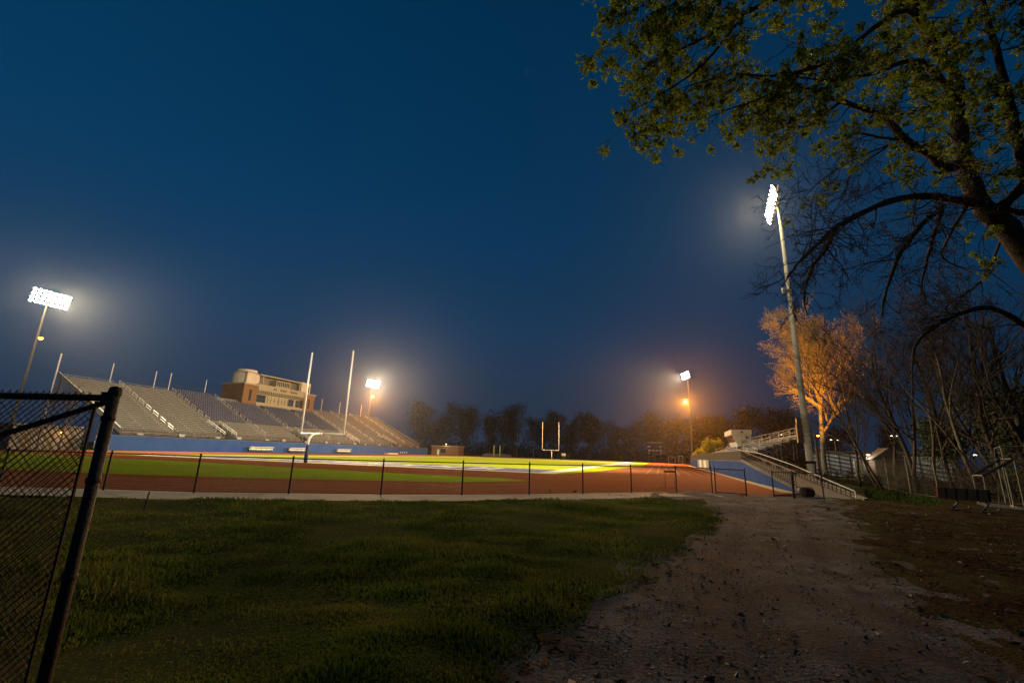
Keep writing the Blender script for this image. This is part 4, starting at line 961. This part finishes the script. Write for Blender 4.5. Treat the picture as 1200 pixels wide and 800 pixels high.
# brush along the boundary fence
for i, (px, D, wd, h, lab) in enumerate([(985, 46, 2.2, .9, 'low brown brush at the foot of the orange-lit tree'), (1012, 40, 2.4, .9, 'tangled bare brush behind the first pale fence posts'), (1040, 35, 2.2, .9, 'tangled bare brush below the garden shed'), (1072, 31, 2.2, .9, 'tangled bare brush behind the middle fence posts'), (1104, 28.5, 2.2, 1.0, 'tangled bare brush behind the blocking sled'), (1140, 26.5, 2.4, 1.7, 'tangled bare brush between the sled and the chute'), (1180, 24.5, 2.6, 1.8, 'tangled bare brush behind the goal frames at the right edge')]):
    P = at(px, 570, D); r = np.random.default_rng(120 + i); t = thing('brush', lab, 'shrub', (P[0], P[1], 0), 0, 'brush along the boundary fence'); out, tips = [], []
    for q in range(16): grow(r, (r.uniform(-wd, wd) * .7, r.uniform(-.3, .3), -.05), (r.normal() * .5, r.normal() * .5, 1), h * r.uniform(.7, 1.3), .018, 2, 4, out, tips, .35, .0, 7, (4, 4, 5, 4), (.4, 1.0), (.5, .8))
    limbs_mb(out, 0, 9, .006).build('stems', K['twig'], t); cards(r, [p for p, d in tips], 2, .1, .035).build('dead_leaves', K['litter'], t)
# yellow-green bush and small trees by the booth
for px, D, h, n, lab in ((835, 125, 8.0, 1, 'yellow-green leafy bush lit by the orange lamp left of the booth'), (822, 128, 4.6, 2, 'low yellow-green bush beside the far right pole')):
    P = at(px, 536, D); r = np.random.default_rng(150 + n); t = thing('leafy_bush', lab, 'shrub', (P[0], P[1], 0)); out, tips = [], []
    grow(r, (0, 0, -.1), (0, 0, 1), h * .62, .16, 0, 3, out, tips, .25, .05, 7, (10, 7, 5), (.4, 1.1), (.45, .7), .12)
    limbs_mb(out, 0, 9, .02).build('trunk', K['bark'], t); cards(r, [p for p, d in tips], 14, .4, .19).build('crown', K['bush'], t)
# far tree line: three prototypes, copied
protos = []
for i in range(3):
    r = np.random.default_rng(200 + i); t = thing('far_tree', 'x', 'tree', (0, 0, 0), 0, 'far tree line'); out, tips = [], []
    grow(r, (0, 0, -.2), (0, 0, 1), 15, .5, 0, 3, out, tips, .18, .07, 8, (12, 8, 6), (.45, 1.0), (.38, .62), .16)
    limbs_mb(out, 0, 9, .06).build('trunk', K['bark'], t)
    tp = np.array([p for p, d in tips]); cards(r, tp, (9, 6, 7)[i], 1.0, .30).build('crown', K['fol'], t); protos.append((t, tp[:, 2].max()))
far = [(455, 500, 255, 'leftmost far tree, just right of the grandstand end'), (486, 470, 250, 'tall thin far tree in the glow right of the left orange lamp'), (512, 486, 260, 'far tree behind the brick shed'), (540, 474, 262, 'broad far tree right of the brick shed'),
       (572, 486, 270, 'low far tree behind the vault pit'), (603, 474, 258, 'tall round far tree behind the utility pole'), (632, 490, 275, 'dim far tree left of the far goalpost'), (648, 481, 262, 'tall far tree right behind the far goalpost'),
       (672, 492, 270, 'narrow far tree right of the far goalpost'), (692, 484, 256, 'wide round far tree between goalpost and scoreboard'), (722, 499, 268, 'low far tree in the dip left of the scoreboard'), (744, 494, 255, 'far tree just left of the scoreboard'),
       (768, 484, 258, 'far tree behind the scoreboard'), (792, 490, 250, 'far tree left of the far right pole'), (818, 488, 246, 'orange-tinged far tree right of the far right pole'), (846, 487, 240, 'far tree behind the yellow-green bush'),
       (880, 476, 215, 'dark far tree behind the booth'), (908, 480, 205, 'dark far tree behind the right bleachers'), (934, 492, 200, 'dark far tree left of the near right pole'), (985, 500, 190, 'dark far tree right of the orange-lit trunk'), (1040, 498, 170, 'far dark tree seen behind the warehouse roof'), (430, 505, 270, 'low far tree hidden behind the grandstand end')]
first = [True] * 3
for i, (px, py, D, lab) in enumerate(far):
    P = at(px, 560, D); zt = at(px, py, D)[2]; pr, h0 = protos[i % 3]; sc = zt / h0
    if first[i % 3]:
        first[i % 3] = False; pr.location = (P[0], P[1], 0); pr.scale = (sc * 1.15, sc * 1.15, sc); pr.rotation_euler = (0, 0, i * 1.3); pr['label'] = lab
    else: dup(pr, (P[0], P[1], 0), i * 1.9, lab, (sc * (1.0 + .25 * ((i * 3) % 4) / 3), sc * (1.0 + .25 * ((i * 3) % 4) / 3), sc))
wood = MB(); r = np.random.default_rng(300)
pts = []
for q in range(1500):
    px = r.uniform(425, 1010); D = 300 - max(0, px - 780) * .38 + r.uniform(-8, 8); P = at(px, 560, D); pts.append((P[0], P[1], abs(r.normal()) * 3.4 + .3))
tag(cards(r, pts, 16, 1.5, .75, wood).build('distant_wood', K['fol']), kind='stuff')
P = at(44, 520, 70); bare_tree('bare_tree', 'thin bare sapling against the sky left of the grandstand', (P[0], P[1], 0), 11.5, .12, 77, (.02, 0), ('bark', 'twig'), (6, 4, 3), 3, .12, (.3, .7), .45, .2, rmin=.02)
P = at(70, 520, 73); bare_tree('bare_tree', 'small bare tree at the near corner of the grandstand', (P[0], P[1], 0), 11, .13, 79, (.0, 0), ('bark', 'twig'), (7, 5, 3), 3, .1, (.3, .9), .4, .22, rmin=.02)

# ------------------------------------------------------------------ overhanging maple, upper right
r = np.random.default_rng(5)
root = at(1345, 640, 7.3); root[2] = 0
mt = thing('maple_tree', 'big tree with fresh yellow-green leaves hanging over the upper right corner', 'tree', tuple(root))
def pl(seq): return [at(x, y_, d_) - root for x, y_, d_ in seq]
main = []
def smooth(pts, rr, n=4):
    pts = np.array(pts); m = len(pts); P_ = np.vstack([2 * pts[0] - pts[1], pts, 2 * pts[-1] - pts[-2]]); q = []; ra = []
    for i in range(1, m):
        for k in range(n):
            t_ = k / n; a, b, c, d = P_[i - 1], P_[i], P_[i + 1], P_[i + 2]
            q.append(.5 * (2 * b + (c - a) * t_ + (2 * a - 5 * b + 4 * c - d) * t_ ** 2 + (3 * b - a - 3 * c + d) * t_ ** 3)); ra.append(rr[i - 1] * (1 - t_) + rr[i] * t_)
    q.append(pts[-1]); ra.append(rr[-1]); return np.array(q), np.array(ra)
LIMB = [  # pixel, pixel, depth ; radius in metres ; leafy?
  ([(1345, 640, 7.3), (1270, 400, 6.9), (1206, 300, 6.6), (1180, 265, 6.5), (1153, 237, 6.4), (1137, 195, 6.4), (1128, 140, 6.5), (1122, 80, 6.7), (1098, 50, 6.9), (1072, -10, 7.2), (1060, -90, 7.6)], [.24, .19, .16, .145, .135, .11, .10, .092, .085, .07, .05], 1),
  ([(1153, 239, 6.4), (1117, 234, 6.2), (1074, 230, 6.0), (1030, 240.5, 5.9), (984, 263, 5.8), (962, 283, 5.75), (938, 306, 5.7), (922, 330, 5.7)], [.07, .058, .048, .042, .034, .024, .017, .009], 0),
  ([(984, 263, 5.8), (968, 291, 5.85), (950, 314, 5.9), (940, 345, 6.0), (943, 372, 6.0)], [.035, .026, .02, .013, .007], 0),
  ([(1104, 242, 6.2), (1073, 270, 6.0), (1052, 300, 5.9), (1038, 345, 5.9), (1034, 368, 5.9)], [.04, .032, .026, .016, .008], 0),
  ([(1106, 240, 6.2), (1095, 280, 6.3), (1084, 320, 6.4), (1080, 352, 6.5)], [.03, .024, .016, .008], 0),
  ([(1132, 240, 6.3), (1112, 276, 6.5), (1104, 300, 6.6), (1142, 318, 6.7)], [.03, .02, .015, .008], 0),
  ([(1160, 245, 6.4), (1185, 246, 6.9), (1240, 255, 7.4)], [.06, .055, .04], 0),
  ([(1165, 250, 6.4), (1200, 215, 6.1), (1240, 160, 5.8), (1265, 80, 5.6)], [.085, .075, .065, .045], 1),
  ([(1200, 215, 6.1), (1185, 130, 5.7), (1170, 60, 5.4), (1150, -20, 5.2)], [.07, .06, .045, .03], 1),
  ([(1134, 188, 6.4), (1108, 196, 6.2), (1090, 182, 6.1), (1060, 165, 6.0), (1040, 142, 5.9), (1013, 128, 5.8), (985, 120, 5.7), (950, 105, 5.6), (915, 96, 5.5), (870, 84, 5.4)], [.08, .07, .06, .055, .05, .043, .036, .028, .018, .01], 1),
  ([(1128, 130, 6.5), (1090, 84, 6.2), (1062, 76, 6.0), (1020, 92, 5.8), (975, 98, 5.6), (930, 96, 5.4)], [.06, .05, .04, .03, .02, .01], 1),
  ([(1098, 50, 6.9), (1062, 12, 6.3), (1012, 42, 5.9), (987, 62, 5.7), (950, 77, 5.5), (905, 86, 5.3), (860, 84, 5.2), (800, 98, 5.1)], [.06, .05, .04, .034, .028, .02, .015, .008], 1),
  ([(1072, -10, 7.2), (1010, -22, 6.3), (940, -12, 5.8), (880, 10, 5.5), (830, 40, 5.3), (780, 62, 5.2), (745, 80, 5.1)], [.06, .05, .04, .033, .025, .016, .008], 1),
  ([(940, -12, 5.8), (870, -20, 5.4), (815, -8, 5.2), (775, 14, 5.1), (745, 42, 5.0)], [.034, .028, .02, .013, .007], 1),
  ([(880, 10, 5.5), (835, 62, 5.3), (800, 95, 5.2), (765, 118, 5.1), (738, 135, 5.1)], [.024, .018, .013, .009, .005], 1),
  ([(950, 77, 5.5), (900, 112, 5.4), (860, 128, 5.3), (825, 140, 5.3)], [.02, .014, .01, .006], 1),
  ([(985, 120, 5.7), (965, 140, 5.6), (945, 150, 5.6), (925, 152, 5.6), (898, 150, 5.5)], [.02, .015, .01, .008, .005], 1),
  ([(1075, 168, 6.1), (1040, 164, 5.9), (1000, 158, 5.8), (975, 164, 5.7)], [.028, .02, .014, .007], 1),
  ([(830, -12, 5.2), (795, -14, 5.0), (755, -4, 4.9), (730, 6, 4.9)], [.016, .012, .008, .004], 1),
  ([(1074, 230, 6.0), (1072, 262, 6.0), (1090, 250, 6.2)], [.012, .008, .004], 0),
  ([(1060, 165, 6.0), (1020, 178, 6.2), (985, 195, 6.4), (950, 222, 6.5), (935, 250, 6.6)], [.016, .013, .010, .007, .004], 0),
  ([(1040, 172, 6.1), (1000, 200, 6.4), (990, 225, 6.5), (970, 255, 6.5)], [.014, .010, .008, .004], 0),
  ([(1180, 262, 6.5), (1150, 330, 7.2), (1110, 360, 7.6), (1070, 410, 8.0)], [.02, .016, .012, .006], 0),
  ([(1215, 390, 7.0), (1160, 360, 7.0), (1110, 372, 7.1), (1072, 398, 7.2), (1062, 430, 7.3)], [.05, .04, .032, .022, .010], 0),
]
twig_b, twig_l, leafpts = [], [], []
def twigs(p, d, ln, rad, lv, leafy, acc):
    n = 4; pts = [p]; q = p.copy(); d = d / np.linalg.norm(d)
    for i in range(n):
        d = d + r.normal(size=3) * .22; d[2] += (-.05 if leafy else -.02); d /= np.linalg.norm(d); q = q + d * ln / n; pts.append(q.copy())
    acc.append((np.array(pts), rad * np.linspace(1, .35, n + 1), 3))
    if leafy and lv >= 1 and r.random() < .55: leafpts.append(q.copy())
    if lv < (2 if leafy else 3):
        for i in range(r.integers(2, 5) if leafy else 3):
            j = r.integers(1, n + 1); sd = r.normal(size=3); dd = d * .8 + sd * .55
            twigs(pts[j].copy(), dd, ln * r.uniform(.45, .75), rad * .62, lv + 1, leafy, acc)
trunk_mb, limb_mbs = MB(), []
for k, (seq, rr, leafy) in enumerate(LIMB):
    q, ra = smooth(pl(seq), rr); q = q + np.cumsum(r.normal(size=q.shape) * .007, 0); ra = ra * (1 + .10 * r.normal(size=len(ra)))
    if k == 0: trunk_mb.tube(q, ra, 12, cap=False)
    else: mb = MB(); mb.tube(q, ra, 8, cap=False); limb_mbs.append(mb)
    L_ = np.linalg.norm(np.diff(q, axis=0), axis=1).sum(); nt_ = int(L_ * (4.4 if leafy else 6.0))
    for i in range(nt_):
        f_ = (r.random() if k else .42 + .58 * r.random()) ** .8; j = min(int(f_ * (len(q) - 1)), len(q) - 2)
        if ra[j] > .12: continue
        dq = q[j + 1] - q[j]; dq /= np.linalg.norm(dq); sd = r.normal(size=3); sd[2] -= .25 if not leafy else .15; dd = dq * .7 + sd * .6
        twigs(q[j].copy(), dd, r.uniform(.35, .75) * (1.0 if leafy else .9), min(.013, ra[j] * .5), 0, leafy, twig_l if leafy else twig_b)
trunk_mb.build('trunk', K['bark'], mt, True)
for mb in limb_mbs: mb.build('limb', K['bark'], mt, True)
limbs_mb(twig_l + twig_b, 0, 9, .0032).build('twigs', K['twig'], mt)
tag(cards(r, leafpts, 19, .036, .041).build('leaves', K['leaf'], mt))

# ------------------------------------------------------------------ air
mb = MB(); mb.box(-440, 440, -75, 445, -1.15, 31)
hz = bpy.data.materials.new('haze_air'); hz.use_nodes = True; nt = hz.node_tree; nt.nodes.remove(nt.nodes['Principled BSDF'])
v = nt.nodes.new('ShaderNodeVolumePrincipled'); v.inputs['Color'].default_value = (.85, .87, .9, 1); v.inputs['Density'].default_value = HAZE; v.inputs['Anisotropy'].default_value = .855
nt.links.new(v.outputs[0], nt.nodes['Material Output'].inputs['Volume']); hz.cycles.homogeneous_volume = True
h = mb.build('haze', hz); h['kind'] = 'stuff'
